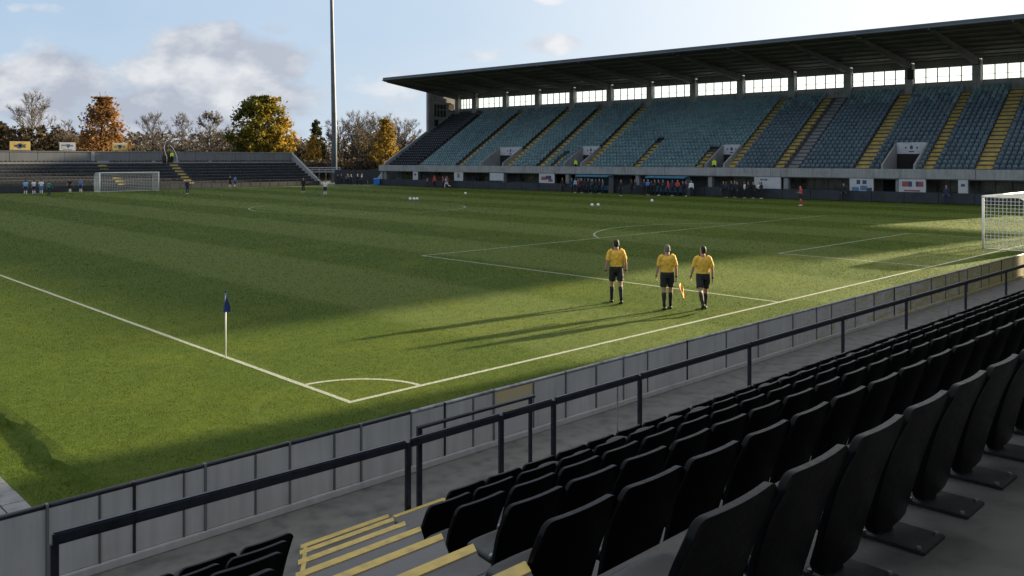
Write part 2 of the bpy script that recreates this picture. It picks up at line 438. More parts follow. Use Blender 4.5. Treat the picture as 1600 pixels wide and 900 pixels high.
CLOUDS = [(310, 75, 120, 55, .72), (410, 95, 120, 60, .7), (255, 120, 140, 55, .7), (440, 45, 60, 26, .55), (50, 140, 330, 62, .8), (300, 170, 380, 70, .8), (560, 175, 120, 40, .5), (740, 85, 70, 20, .5), (865, 68, 80, 26, .62), (1000, 75, 60, 18, .45), (860, 0, 40, 14, .6), (60, 15, 90, 14, .35)]
world()
sc.view_settings.view_transform = 'Standard'; sc.view_settings.look = 'None'; sc.view_settings.exposure = 1.8; sc.view_settings.gamma = 1

# ------------------------------------------------------------------ ground and pitch
CX, CY = 8.3, 12.56          # near corner of the pitch
PW, PL = 68., 100.
def sheet(name, x0, x1, y0, y1, z, mat, kind='structure'):
    mb = MB(); mb.add([(x0, y0, z), (x1, y0, z), (x1, y1, z), (x0, y1, z)], [(0, 1, 2, 3)])
    o = mb.build(name, mat); o['kind'] = kind; return o
M['far_ground'] = pm('rough_ground', (.06, .065, .035), .95, .3, .05)
sheet('ground', -1500, 1500, -1500, 1500, -.22, M['far_ground'])
sheet('asphalt_apron', -25, 110, -8, 135, -.15, M['asphalt'])
o = sheet('path', -14, 48, 6.0, 9.16, 0.0, M['path'])
o = sheet('pitch_turf', 3.98, 84.5, 9.3, 117.3, 0.0, M['grass'])
# the margin beside the pitch lies a hand lower, with a ragged bank of longer turf
mb = MB()
ys = np.linspace(9.3, 117, 500)
w = lambda y, k: .05*math.sin(y*2.1+k)+.035*math.sin(y*5.3+k*2)+.02*math.sin(y*13+k)
for i in range(len(ys)-1):
    a, b = ys[i], ys[i+1]
    row = lambda y: [(3.1, y, -.085), (3.72+w(y, 1), y, -.09), (3.86+w(y, 2), y, -.015), (4.0, y, .003)]
    A_, B_ = row(a), row(b)
    for j in range(3): mb.add([A_[j], A_[j+1], B_[j+1], B_[j]], [(0, 1, 2, 3)])
o = mb.build('turf_verge', M['grass'], smooth=False); o['kind'] = 'structure'
# paver kerb along the turf edge
mb = MB()
y = 9.3
while y < 90:
    ln = .42
    mb.box(2.55+U(-.01, .01), 2.82, y, y+ln-.015, -.15, -.07+U(0, .012)); mb.box(2.835, 3.09, y+.1, y+ln+.085, -.15, -.07+U(0, .012))
    y += ln
o = mb.build('paver_kerb', M['paver']); o['kind'] = 'structure'

# pitch lines -----------------------------------------------------------
LW = .1
lines_boxes = []
def line(mb, x0, y0, x1, y1):
    """centre-line segment, axis aligned"""
    if x0 == x1:
        n = max(1, int(abs(y1-y0)/1.0)); ys = np.linspace(y0, y1, n+1)
        e0 = [U(-.006, .006) for _ in ys]; e1 = [U(-.006, .006) for _ in ys]
        for i in range(n): mb.add([(x0-LW/2+e0[i], ys[i], .004), (x0+LW/2+e1[i], ys[i], .004), (x0+LW/2+e1[i+1], ys[i+1], .004), (x0-LW/2+e0[i+1], ys[i+1], .004)], [(0, 1, 2, 3)])
    else:
        n = max(1, int(abs(x1-x0)/1.0)); xs = np.linspace(x0, x1, n+1)
        e0 = [U(-.006, .006) for _ in xs]; e1 = [U(-.006, .006) for _ in xs]
        for i in range(n): mb.add([(xs[i], y0-LW/2+e0[i], .004), (xs[i+1], y0-LW/2+e0[i+1], .004), (xs[i+1], y0+LW/2+e1[i+1], .004), (xs[i], y0+LW/2+e1[i], .004)], [(0, 1, 2, 3)])
    lines_boxes.append((min(x0, x1)-.07, max(x0, x1)+.07, min(y0, y1)-.07, max(y0, y1)+.07))
arcs = []
def arc(mb, cx, cy, r, a0, a1, n=40):
    for i in range(n):
        t0 = a0+(a1-a0)*i/n; t1 = a0+(a1-a0)*(i+1)/n
        P = lambda t, q: (cx+q*math.cos(t), cy+q*math.sin(t), .004)
        mb.add([P(t0, r-LW/2), P(t0, r+LW/2), P(t1, r+LW/2), P(t1, r-LW/2)], [(0, 1, 2, 3)])
    arcs.append((cx, cy, r))
mb = MB(); h = LW/2
X0, X1, Y0, Y1 = CX, CX+PW, CY, CY+PL; XM = (X0+X1)/2
line(mb, X0, Y0-h, X0, Y1+h); line(mb, X1, Y0-h, X1, Y1+h)
line(mb, X0+h, Y0, X1-h, Y0); line(mb, X0+h, Y1, X1-h, Y1)
arc(mb, XM, (Y0+Y1)/2, 9.15, 0, 2*math.pi, 90)
for yy, sg in ((Y0, 1),):
    for hw, dp in ((19.2, 16.8), (7.3, 6.5)):
        for sx_ in (-1, 1): line(mb, XM+sx_*hw, yy+sg*h, XM+sx_*hw, yy+sg*(dp+h))
        line(mb, XM-hw+h, yy+sg*dp, XM+hw-h, yy+sg*dp)
    a = math.acos(5.5/9.15)
    arc(mb, XM, yy+sg*11.4, 9.15, sg*math.pi/2-a, sg*math.pi/2+a, 40)
arc(mb, X0, Y0, 1.55, .04, math.pi/2-.04, 20); arc(mb, X1, Y0, 1, math.pi/2, math.pi, 12)
o = mb.build('pitch_markings', M['line']); o['kind'] = 'structure'

# grass blades ----------------------------------------------------------
def blades():
    C0 = 800.
    rng = np.random.default_rng(3)
    pts = []
    d0, d1 = 9.6, 125.
    n = int(C0*31.6*1.3*2*(math.sqrt(d1)-math.sqrt(d0)))
    q = rng.random(n); d = (math.sqrt(d0)+q*(math.sqrt(d1)-math.sqrt(d0)))**2
    l = (rng.random(n)*2-1)*.62*d
    x = FWD.x*d+RGT.x*l; y = FWD.y*d+RGT.y*l
    k = (x > 3.16) & (x < 83) & (y > 9.36) & (y < 117)
    for (a, b, c, e) in lines_boxes: k &= ~((x > a) & (x < b) & (y > c) & (y < e))
    for (cx, cy, r) in arcs: k &= ~(np.abs(np.hypot(x-cx, y-cy)-r) < .07)
    x, y, d = x[k], y[k], d[k]; n = len(x)
    w = .0034*(d/10)**.75*(.6+.8*rng.random(n)); hh = .022*(1+d/90)*(.5+rng.random(n))
    verge = x < 3.9
    hh = np.where(verge, hh*1.6, hh); z0 = np.where(x < 3.72, -.087, np.where(verge, -.09+(x-3.72)*.5, 0))
    a = rng.random(n)*2*np.pi; ln = hh*(rng.random(n)*1.1+.15); b = rng.random(n)*2*np.pi
    dx, dy = np.cos(a)*w, np.sin(a)*w
    v = np.empty((n, 3, 3)); v[:, 0] = np.stack([x-dx, y-dy, z0], 1); v[:, 1] = np.stack([x+dx, y+dy, z0], 1)
    v[:, 2] = np.stack([x+np.cos(b)*ln, y+np.sin(b)*ln, z0+hh], 1)
    me = np_mesh('grass', v.reshape(-1, 3), np.arange(3*n).reshape(-1, 3), M['blades'], rng.random(n))
    o = link('grass', me); tag(o, 'short mown grass blades over the pitch and its margins', 'grass', kind='stuff')
blades()

# ------------------------------------------------------------------ near stand (ours)
RUN = .98; NR = 6
def Yr(r): return 6.25-RUN*(r-1)
def Zr(r): return .42+.43*(r-1)
def Rx(y): return 1.8+.6*(y-1.35)          # right edge of the stairway
def Lx(y): return Rx(y)-1.12
near = thing('home_end_stand', 'concrete seating stand in the foreground with yellow-edged steps', 'stand', (0, 0, 0))
mb = MB(); FR = .82
XE0, XE1 = -14., 37.
for r in range(1, NR+1):
    yf = Yr(r)+FR; yb = Yr(r)+FR-RUN if r < NR else -5.
    z = Zr(r)
    mb.box(XE0, XE1, yb-(.02 if r < NR else 0), yf, -.05, z)
mb.build('concrete_tiers', M['concrete_floor'], near)
# half steps in the stairway with painted nosings
def quad_step(mb, y0, y1, z0, z1, inset=0):
    bot = [(Lx(y0)+inset, y0, z0), (Rx(y0)-inset, y0, z0), (Rx(y1)-inset, y1, z0), (Lx(y1)+inset, y1, z0)]
    mb.hexa(bot, [(a, b, z1) for a, b, c in bot])
noses = [(7.86, .21)]
st = MB(); quad_step(st, 7.345, 7.86, -.04, .21); st.build('stair_tread', M['concrete_dark'], near, bevel=.006)
st = MB(); st.box(Rx(7.86)-.05, 6.45, 7.08, 7.8, -.04, .207); st.build('stair_landing', M['concrete_dark'], near, bevel=.006)
for r in range(1, NR+1):
    yf = Yr(r)+FR
    st = MB(); quad_step(st, yf+.003, yf+.27, -.04, Zr(r)); st.build('stair_tread', M['concrete_dark'], near, bevel=.006)
    noses.append((yf+.27, Zr(r)))
for (y, z) in noses:
    nb = MB(); wd = .07
    nb.hexa([(Lx(y-wd)+.01, y-wd, z+.001), (Rx(y-wd)-.005, y-wd, z+.001), (Rx(y)-.005, y+.004, z+.001), (Lx(y)+.01, y+.004, z+.001)],
            [(Lx(y-wd)+.01, y-wd, z+.007), (Rx(y-wd)-.005, y-wd, z+.007), (Rx(y)-.005, y+.004, z+.007), (Lx(y)+.01, y+.004, z+.007)])
    nb.hexa([(Lx(y)+.01, y+.0035, z-.05), (Rx(y)-.005, y+.0035, z-.05), (Rx(y)-.005, y+.009, z-.05), (Lx(y)+.01, y+.009, z-.05)],
            [(Lx(y)+.01, y+.0035, z+.006), (Rx(y)-.005, y+.0035, z+.006), (Rx(y)-.005, y+.009, z+.006), (Lx(y)+.01, y+.009, z+.006)])
    # strip down the left edge of the step
    nb.hexa([(Lx(y-.4)+.0, y-.4, z+.001), (Lx(y-.4)+.045, y-.4, z+.001), (Lx(y)+.045, y-wd-.002, z+.001), (Lx(y), y-wd-.002, z+.001)],
            [(Lx(y-.4)+.0, y-.4, z+.006), (Lx(y-.4)+.045, y-.4, z+.006), (Lx(y)+.045, y-wd-.002, z+.006), (Lx(y), y-wd-.002, z+.006)])
    nb.build('yellow_nosing', M['yellow_paint'], near)
nb = MB(); nb.box(Rx(7.86)+.01, 6.45, 7.745, 7.804, .2075, .2125); nb.box(6.39, 6.452, 7.1, 7.744, .2075, .2125); nb.build('yellow_nosing', M['yellow_paint'], near)
# expansion joints of the walkway
jt = MB()
for k in range(8):
    x = 1.5+k*3.1
    jt.box(x-.011, x+.011, -4.9, 1.0, Zr(NR)+.001, Zr(NR)+.003)
jt.box(-6, 36, .3, .32, Zr(NR)+.0015, Zr(NR)+.0035)
jt.build('floor_joint', M['void'], near)
# unseen rear wall, raised to darken seats; tall unseen end wall added for shade
mb = MB(); mb.box(XE0, XE1, -5.3, -5.0, -.05, 8.5); mb.build('rear_wall', M['roof_dark'], near)
mb = MB(); mb.add([], []);
prof = [(-5.3, -.05), (8.75, -.05), (8.75, 14.0), (-5.3, 14.0)]
mb.hexa([(XE1+.01, y, z) for y, z in prof], [(XE1+.3, y, z) for y, z in prof]); mb.build('end_wall', M['concrete_mid'], near)

# ------------------------------------------------------------------ black seats
def backrest_mesh():
    nu, nv = 27, 13
    def sheet_pts(off, shrink, lip):
        P = []
        for j in range(nv):
            v = j/(nv-1); v = 1-(1-v)**1.5
            for i in range(nu):
                u = -1+2*i/(nu-1); u = u*(1.5-.5*u*u)
                hw = (.2+.038*min(1, v*1.4))-shrink
                x = u*hw
                zt = .045+.575*v
                e = min(1, max(0, abs(u)-.75)/.25)
                zt -= .06*(1-math.sqrt(1-e*e*.97))*max(0, (v-.6)/.4)**1.5
                zt += .05*(e**2.4)*max(0, (.3-v)/.3)**1.5
                y = .055-.17*v+.015*math.sin(v*3.1)+.022*u*u+off
                edge = max(abs(u), abs(2*v-1))
                if lip and edge > .85: y += lip
                P.append((x, y, zt))
        return P
    mb = MB()
    back = sheet_pts(-.009, 0, 0); front = sheet_pts(.009, .004, .012)
    n = nu*nv; mb.v = back+front
    for j in range(nv-1):
        for i in range(nu-1):
            a = j*nu+i
            mb.f.append((a, a+1, a+nu+1, a+nu)); mb.f.append((n+a, n+a+nu, n+a+nu+1, n+a+1))
    ring = [i for i in range(nu)]+[j*nu+nu-1 for j in range(1, nv)]+[(nv-1)*nu+i for i in range(nu-2, -1, -1)]+[j*nu for j in range(nv-2, 0, -1)]
    for q in range(len(ring)):
        a, b = ring[q], ring[(q+1) % len(ring)]
        mb.f.append((b, a, n+a, n+b))
    mb.mi = [0]*len(mb.f)
    return bake(mb.mesh('backrest', M['black_plastic'], True), [('BEVEL', dict(width=.006, segments=2, limit_method='ANGLE', angle_limit=.9)), ('SUBSURF', dict(levels=1, render_levels=1))])
def pan_mesh():
    nu, nv = 11, 11
    mb = MB(); top = []; bot = []
    for j in range(nv):
        v = j/(nv-1)
        for i in range(nu):
            u = -1+2*i/(nu-1)
            hw = .2-.035*max(0, (v-.7)/.3)**2
            x = u*hw; y = .07+.30*v-.05*abs(u)**3*v
            z = .27+.03*v-.028*(1-u*u)*(1-(2*v-1)**2)-.07*max(0, (v-.8)/.2)**2
            top.append((x, y, z)); bot.append((x*.94, y*.97+.005, z-.045))
    n = nu*nv; mb.v = top+bot
    for j in range(nv-1):
        for i in range(nu-1):
            a = j*nu+i
            mb.f.append((a, a+1, a+nu+1, a+nu)); mb.f.append((n+a, n+a+nu, n+a+nu+1, n+a+1))
    ring = [i for i in range(nu)]+[j*nu+nu-1 for j in range(1, nv)]+[(nv-1)*nu+i for i in range(nu-2, -1, -1)]+[j*nu for j in range(nv-2, 0, -1)]
    for q in range(len(ring)):
        a, b = ring[q], ring[(q+1) % len(ring)]
        mb.f.append((b, a, n+a, n+b))
    mb.mi = [0]*len(mb.f)
    return bake(mb.mesh('seat_pan', M['pan_plastic'], True), [('SUBSURF', dict(levels=1, render_levels=1))])
proto = thing('tip_up_seat', 'x', 'seat')
link('backrest', backrest_mesh(), proto); link('seat_pan', pan_mesh(), proto)
mb = MB()
mb.bar((0, .1, .01), (0, .1, .25), .09, .06)
mb.bar((-.15, .1, .24), (.15, .1, .24), .04, .04)
for s_ in (-1, 1):
    mb.bar((s_*.16, .085, .22), (s_*.17, .03, .38), .02, .03)
    mb.bar((s_*.16, .1, .235), (s_*.14, .3, .245), .02, .025)
mb.build('bracket', M['black_iron'], proto, bevel=.004)
mb = MB(); mb.box(-.12, .12, -.12, .17, .001, .016)
pl = mb.build('base_plate', M['black_iron'], proto, bevel=.003)
for sx_ in (-1, 1):
    for yy in (-.09, .14):
        bb = MB(); bb.tube([(sx_*.1, yy, .0155), (sx_*.1, yy, .026)], .011, 6); bb.build('bolt', M['brass'], pl)
    mb = MB(); mb.ball((sx_*.212, .05, .3), .016, .016, .016, 8, 6); mb.build('hinge_cap', M['brass'], proto, smooth=True)
ROWN = {1: 'front row', 2: 'second row', 3: 'third row', 4: 'fourth row', 5: 'fifth row', 6: 'top row'}
PIV = Vector((0, .09, .26))
def fold(root):
    for c in root.children:
        if c.name.startswith('seat_pan'):
            a = R_(U(40, 52)); c.rotation_euler = (a, 0, 0); c.location = PIV-Matrix.Rotation(a, 3, 'X') @ PIV
first = True
def place_seat(loc, rz, label):
    global first
    if first:
        proto.location = loc; proto.rotation_euler = (0, 0, rz); proto['label'] = label; proto['group'] = 'black seats of the near stand'; first = False; return proto
    return dup(proto, loc, rz, label, 'black seats of the near stand')
xend = {1: 28.5, 2: 25.5, 3: 22., 4: 18.5, 5: 15., 6: 12.}
for r in range(NR, 0, -1):
    x = Rx(Yr(r))+.29+{1: .45, 2: 0, 3: .05, 4: .15, 5: .0, 6: .17}[r]; k = 1
    while x < xend[r]:
        o = place_seat((x+U(-.008, .008), Yr(r)+.11+U(-.006, .006), Zr(r)), U(-.022, .022), 'black seat in the %s, %s to the right of the yellow-edged stairway' % (ROWN[r], ordw(k)))
        if k > 1 and r <= 2 and rnd() < .5: fold(o)
        x += .505; k += 1
    if r <= 4:
        x = Lx(Yr(r)+.25)-.27; k = 1
        while k <= (5 if r == 1 else 4):
            o = place_seat((x+U(-.005, .005), Yr(r)+.36, Zr(r)), U(-.015, .015), 'black seat in the %s, %s to the left of the yellow-edged stairway' % (ROWN[r], ordw(k)))
            if k > 1: fold(o)
            x -= .505; k += 1

# ------------------------------------------------------------------ hoarding wall
HY = 9.2; HT = .82
hw = thing('pitch_side_hoarding', 'low grey panelled hoarding wall with navy capping rail between path and pitch', 'wall', (0, HY, 0))
joints = [-2.0, -1.1, -.3, .6, 1.3, 2.12, 2.58, 3.07, 3.41, 3.94, 4.18, 4.78, 5.22, 5.84, 6.23, 7.03, 7.61, 8.14, 8.54, 9.37, 10.1, 10.85, 11.56, 12.24, 13.45, 14.79, 16.01, 17.47]
while joints[-1] < 45: joints.append(joints[-1]+random.choice((.75, 1.25, 1.5, 1.1)))
for i in range(len(joints)-1):
    a, b = joints[i], joints[i+1]
    mb = MB(); dy = U(-.006, .006)
    mb.box(a+.012, b-.012, -.02+dy, .02+dy, .09, HT-.045)
    ylw = abs(a-8.54) < .01
    mb.build('hoarding_panel', M['panel_yellow'] if ylw else M['panel_grey'], hw, bevel=.003)
    if i == 4 or i == 3:
        q = MB(); q.box(a+.02, b-.02, -.032+dy, -.02+dy, .40, .425); q.build('mid_rail', M['rail_grey'], hw)
for i, a in enumerate(joints):
    mb = MB(); big = i % 2 == 0
    w = .013 if big else .007
    mb.box(a-w, a+w, -.04, .03, 0, HT-.045 if not big else HT+.005)
    mb.build('hoarding_post', M['navy_rail'] if big and i % 8 == 0 else M['clad_grey'], hw, bevel=.003)
mb = MB(); mb.box(joints[0], joints[-1], -.06, .05, 0.001, .085); mb.build('base_kerb', M['panel_grey'], hw, bevel=.008)
for i in range(0, len(joints)-1, 3):
    a, b = joints[i], joints[min(i+3, len(joints)-1)]
    mb = MB(); mb.tube([(a+.003, 0, HT-.02+U(-.004, .004)), (b-.003, 0, HT-.02+U(-.004, .004))], .026, 10)
    mb.build('capping_rail', M['navy_rail'] if a < 6.5 else M['rail_grey'], hw, smooth=True)

# ------------------------------------------------------------------ crowd railing
RY = 7.88
rl = thing('crowd_railing', 'dark navy tubular railing along the walkway in front of the seats', 'railing', (0, RY, 0))
px = [2.27, 5.99, 7.46, 8.43, 10.32, 13.45, 17.1, 20.37, 24.31, 27.68, 31.2, 34.8, 36.8]
for i, x in enumerate(px):
    mb = MB(); mb.box(x-.032, x+.032, -.025, .025, .012, .955); mb.box(x-.08, x+.08, -.07, .07, .0015, .012)
    mb.build('post', M['navy_rail'], rl, bevel=.006)
for a, b in zip(px[:-1], px[1:]):
    mb = MB(); q = .05 if a < 3 else 0
    mb.hexa([(a+.034-q, -.03, .89+q), (b-.034, -.03, .89), (b-.034, .03, .89), (a+.034-q, .03, .89+q)], [(a+.034-q, -.03, .985+q*1.3), (b-.034, -.03, .985), (b-.034, .03, .985), (a+.034-q, .03, .985+q*1.3)]); mb.build('top_rail', M['navy_rail'], rl, bevel=.014)
for x in (9.94, 23.42):
    mb = MB(); mb.tube([(x, .12, .0), (x, .12, .93)], .012, 6); mb.build('slim_stake', M['rail_grey'], rl)
gt = thing('gate_rail', 'short dark handrail frame beside the stairway, just behind the long railing', 'railing', (0, RY+.16, 0))
mb = MB(); mb.box(6.25, 6.31, -.025, .025, .0015, 1.0); mb.build('post', M['navy_rail'], gt, bevel=.005)
mb = MB(); mb.tube([(6.25, 0, 1.02), (8.2, 0, 1.02), (8.24, .0, 1.01)], [.026, .024, .012], 8); mb.build('handrail', M['navy_rail'], gt, smooth=True)
mb = MB(); mb.box(8.13, 8.165, -.02, .02, .0015, 1.0); mb.build('post', M['navy_rail'], gt)

# ------------------------------------------------------------------ goals
def goal(label, x0, y, sg, cell):
    """x0 = left post, sg = direction the net goes (+1 / -1 in Y)"""
    W, Hh, D = 7.32, 2.44, 2.0
    g = thing('football_goal', label, 'goal', (x0, y, 0), 0, 'goals')
    for x in (0, W):
        mb = MB(); mb.tube([(x, 0, 0.001), (x, 0, Hh)], .06, 12); mb.build('goalpost', M['white_paint'], g, smooth=True)
    mb = MB(); mb.tube([(-.06, 0, Hh), (W+.06, 0, Hh)], .06, 12); mb.build('crossbar', M['white_paint'], g, smooth=True)
    mb = MB()
    for x in (0, W):
        mb.tube([(x, .05*sg, Hh-.02), (x, D*.75*sg, Hh-.02), (x, D*sg, Hh-.3), (x, D*sg, .03)], .025, 6)
        mb.tube([(x, .05*sg, .03), (x, D*sg, .03)], .025, 6)
    mb.tube([(0, D*sg, .03), (W, D*sg, .03)], .025, 6); mb.tube([(0, D*.75*sg, Hh-.02), (W, D*.75*sg, Hh-.02)], .02, 6)
    mb.build('net_frame', M['white_paint'], g, smooth=True)
    mb = MB(); w = .013 if cell < .18 else .012
    prof = [(0, Hh)]+[(D*.75*k/6, Hh-.05*math.sin(math.pi*k/6)) for k in range(1, 7)]+[(D*.88, Hh-.16)]+[(D-.02+.12*math.sin(math.pi*k/8), (Hh-.3)*(1-k/8)+.02) for k in range(9)]
    # back and roof net
    n = int(W/cell)
    for i in range(n+1):
        x = W*i/n
        mb.tube([(x, p[0]*sg, p[1]) for p in prof], w, 3, caps=False)
    acc = 0; last = prof[0]
    dist = [0]
    for a, b in zip(prof[:-1], prof[1:]): dist.append(dist[-1]+math.hypot(b[0]-a[0], b[1]-a[1]))
    m = int(dist[-1]/cell)
    for j in range(m+1):
        s = dist[-1]*j/m; yy = np.interp(s, dist, [p[0] for p in prof]); z = np.interp(s, dist, [p[1] for p in prof])
        mb.tube([(0, yy*sg, z), (W*.5, yy*sg, z-.02), (W, yy*sg, z)], w, 3, caps=False)
    for x in (0, W):
        bx = .05*(1 if x else -1)
        nd = int(D/cell)
        for j in range(1, nd+1):
            yy = D*j/nd; zt = np.interp(yy, [0, D*.75, D*.88, D], [Hh, Hh, Hh-.16, Hh-.3])
            mb.tube([(x, yy*sg, 0.01), (x+bx, yy*sg, zt*.5), (x, yy*sg, zt)], w, 3, caps=False)
        for j in range(1, int(Hh/cell)):
            z = j*cell; ye = D if z < Hh-.3 else D*.8
            mb.tube([(x, 0, z), (x+bx, ye*.5*sg, z), (x, ye*sg, z)], w, 3, caps=False)
    mb.build('net', M['net'], g)
    return g
goal('white goal on the near goal line with its net side towards the seats', 43.55, CY+.8, -1, .16)
goal('white goal in front of the far end terrace', XM-3.66-1.0, Y1, 1, .2)

# ------------------------------------------------------------------ main stand
AX, AY = 79., 110.2; TH = R_(93.4)
S = Vector((-math.cos(TH), -math.sin(TH), 0)); T = Vector((math.sin(TH), -math.cos(TH), 0))
RZ = math.atan2(S.y, S.x)
# local axes of the stand: x = along the pitch (s), y = depth away from the pitch (t): the empty is turned, and depth points to +y
main = thing('grandstand', 'long roofed concrete grandstand with blue seats along the far touchline', 'grandstand', (AX, AY, 0), RZ)
def W_(s, t, z=0): return Vector((AX, AY, z))+S*s+T*t
SL, SR = 92., 100.
ROWS, RD, RI, Z0 = 22, .664, .405, 2.86
def zrow(i): return Z0+RI*i
vom = [(20.3, 24.6), (35.4, 38.2), (56.0, 58.3), (75.4, 78.4)]
VR = 6                                             # rows cut by a vomitory
aisles = [(7.0, .5, 0, 22, 'grey'), (15.9, .75, 0, 22, 'y'), (25.4, 1.0, 0, 22, 'y'), (31.4, .75, 0, 22, 'y'), (38.8, .9, 0, 22, 'y'), (33.6, .45, 0, 5, 'y'), (46.4, .6, 0, 9, 'y'), (54.9, .5, 0, 6, 'y'), (59.0, .7, 0, 22, 'y'), (64.6, .75, 0, 22, 'y'), (66.2, .9, 0, 22, 'grey'), (73.4, 1.1, 0, 22, 'y'), (79.6, .7, 0, 22, 'y'), (84.4, 1.15, 0, 22, 'y'), (89.5, .8, 0, 22, 'y')]
mb = MB()
def seg_rows(mb, s0, s1, i0):
    for i in range(i0, ROWS):
        mb.box(s0, s1, 1.0+i*RD, 1.0+(i+1)*RD+(.3 if i < ROWS-1 else 0), Z0-.5 if i == i0 else zrow(i-1)-.1, zrow(i))
edges = [0.]
for a, b in vom: edges += [a, b]
edges.append(SL)
for q in range(0, len(edges), 2): seg_rows(mb, edges[q], edges[q+1], 0)
for a, b in vom: seg_rows(mb, a, b, VR)
mb.box(0, SL, .16, 1.0, 2.31, Z0-.05)              # front gangway slab
mb.build('seating_tiers', M['tier_dark'], main)
mb = MB()
k = 0
while k*6.55 < SR:
    a, b = k*6.55-1.2, min(SR, (k+1)*6.55-1.2)
    mb.box(a+.012, b-.012, 0.0, .16, 2.3, 3.22); k += 1
mb.build('front_parapet', M['concrete'], main, bevel=.02)
# side parapet of the left end, stepping down to the ground
mb = MB()
mb.hexa([(-.35, .3, 2.3), (-.02, .3, 2.3), (-.02, 15.6, 2.3), (-.35, 15.6, 2.3)], [(-.35, .3, 3.5), (-.02, .3, 3.5), (-.02, 15.6, 12.5), (-.35, 15.6, 12.5)])
mb.hexa([(-2.6, .0, 0), (-.36, .0, 0), (-.36, .5, 0), (-2.6, .5, 0)], [(-2.55, .0, .2), (-.36, .0, 2.28), (-.36, .5, 2.28), (-2.55, .5, .2)])
mb.build('end_parapet', M['concrete'], main)
mb = MB()
mb.hexa([(SL+.02, .3, 0), (SL+.35, .3, 0), (SL+.35, 15.6, 0), (SL+.02, 15.6, 0)], [(SL+.02, .3, 3.5), (SL+.35, .3, 3.5), (SL+.35, 15.6, 14.2), (SL+.02, 15.6, 14.2)])
mb.build('closed_end_wall', M['concrete_mid'], main)
# stairs
def stair(s, w, r0, r1, col):
    mb = MB()
    for i in range(r0, r1):
        for hh in (0, 1):
            t0 = 1.0+i*RD-(RD*.5 if hh == 0 else 0); z = zrow(i)-(RI*.5 if hh == 0 else 0)
            mb.box(s-w/2-.3, s+w/2-.1, t0+.002, t0+RD*.5-.002, z-.17, z+.06)
    o = mb.build('stairway', M['yellow_far'] if col == 'y' else M['concrete_mid'], main)
for s, w, r0, r1, c in aisles: stair(s, w, r0, r1, c)
# handrail in the railed stairway
mb = MB()
for i in range(0, 22, 2):
    t = 1.2+i*RD; z = zrow(i)
    mb.bar((65.35, t, z), (65.35, t, z+1.0), .05); mb.bar((65.35, t, z+1.0), (65.35, t+2*RD*.8, z+1.0+.0), .05); mb.bar((65.35, t+2*RD*.8, z+1.0), (65.35, t+2*RD*.8, z+.6), .05)
mb.build('stair_railing', M['navy_rail'], main)
# vomitories
for (a, b) in vom:
    tb = 1.0+VR*RD; zt = zrow(VR)+.55
    v = thing('vomitory', None, None); v.parent = main; del_keys(v)
    for s0 in (a-.09, b-.09):
        mb = MB(); mb.hexa([(s0, .95, Z0-.5), (s0+.18, .95, Z0-.5), (s0+.18, tb+.1, Z0-.5), (s0, tb+.1, Z0-.5)], [(s0, .95, Z0+.75), (s0+.18, .95, Z0+.75), (s0+.18, tb+.1, zt), (s0, tb+.1, zt)])
        mb.build('entrance_wall', M['concrete'], v)
    mb = MB(); mb.box(a+.1, b-.1, tb-.06, tb+.02, zt-1.15, zt); mb.build('lintel_sign', M['sign_white'], v)
    mb = MB(); c = (a+b)/2; q = MB()
    q.ball((c, tb-.075, zt-.5), .16, .012, .2, 8, 6); q.box(c-.62, c-.45, tb-.072, tb-.062, zt-.62, zt-.45); q.box(c+.45, c+.62, tb-.072, tb-.062, zt-.62, zt-.45); q.box(c-.25, c+.25, tb-.072, tb-.062, zt-.98, zt-.86)
    q.build('sign_mark', M['sign_navy'], v)
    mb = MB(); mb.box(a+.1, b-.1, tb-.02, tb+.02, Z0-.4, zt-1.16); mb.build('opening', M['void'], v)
    mb = MB(); mb.box(a+.1, b-.1, 1.0, tb-.07, Z0-.45, Z0-.35); mb.build('floor', M['concrete_dark'], v)
# back sill wall, columns, windows, roof
TB = 1.0+ROWS*RD; ZS = zrow(21)+1.2
cols = [.75]+[4.9+6.85*k for k in range(14)]
mb = MB(); mb.box(-.3, SL, TB+.05, TB+.35, 0, ZS); mb.build('rear_wall', M['concrete'], main)
def zsoff(t): return 16.25-(t+.5)*(1.3/16.5)
for s in cols:
    mb = MB(); mb.box(s-.42, s+.42, TB-.55, TB+.05-.003, zrow(21)-.3, zsoff(TB)-.2); mb.build('column', M['concrete'], main, bevel=.03)
    mb = MB()
    mb.hexa([(s-.22, .2, zsoff(.2)-.12), (s+.22, .2, zsoff(.2)-.12), (s+.22, TB-.3, zsoff(TB)-.85), (s-.22, TB-.3, zsoff(TB)-.85)],
            [(s-.22, .2, zsoff(.2)+.02), (s+.22, .2, zsoff(.2)+.02), (s+.22, TB-.3, zsoff(TB-.3)+.02), (s-.22, TB-.3, zsoff(TB-.3)+.02)])
    mb.build('roof_rib', M['rib'], main)
ends = cols+[SR-.2]
for a, b in zip(cols[:-1], cols[1:]):
    mb = MB(); nm = 5; x0, x1 = a+.43, b-.43
    zt = zsoff(TB)-.75
    mb.box(x0, x1, TB+.1, TB+.18, ZS+.002, ZS+.06); mb.box(x0, x1, TB+.1, TB+.18, zt-.06, zt); mb.box(x0, x1, TB+.1, TB+.18, ZS+.62, ZS+.66)
    for q in range(nm+1):
        x = x0+(x1-x0)*q/nm; mb.box(x-.05, x+.05, TB+.1, TB+.18, ZS+.061, zt-.061)
    w = mb.build('window', M['frame_dark'], main)
    p = MB(); p.box(x0, x1, TB+.20, TB+.215, ZS+.002, zt); p.build('pane', M['pane'], w)
    lt = MB(); lt.box(a+.43, b-.43, TB+.0, TB+.3, zt+.002, zsoff(TB)+.1); lt.build('lintel', M['concrete_mid'], main)
mb = MB()
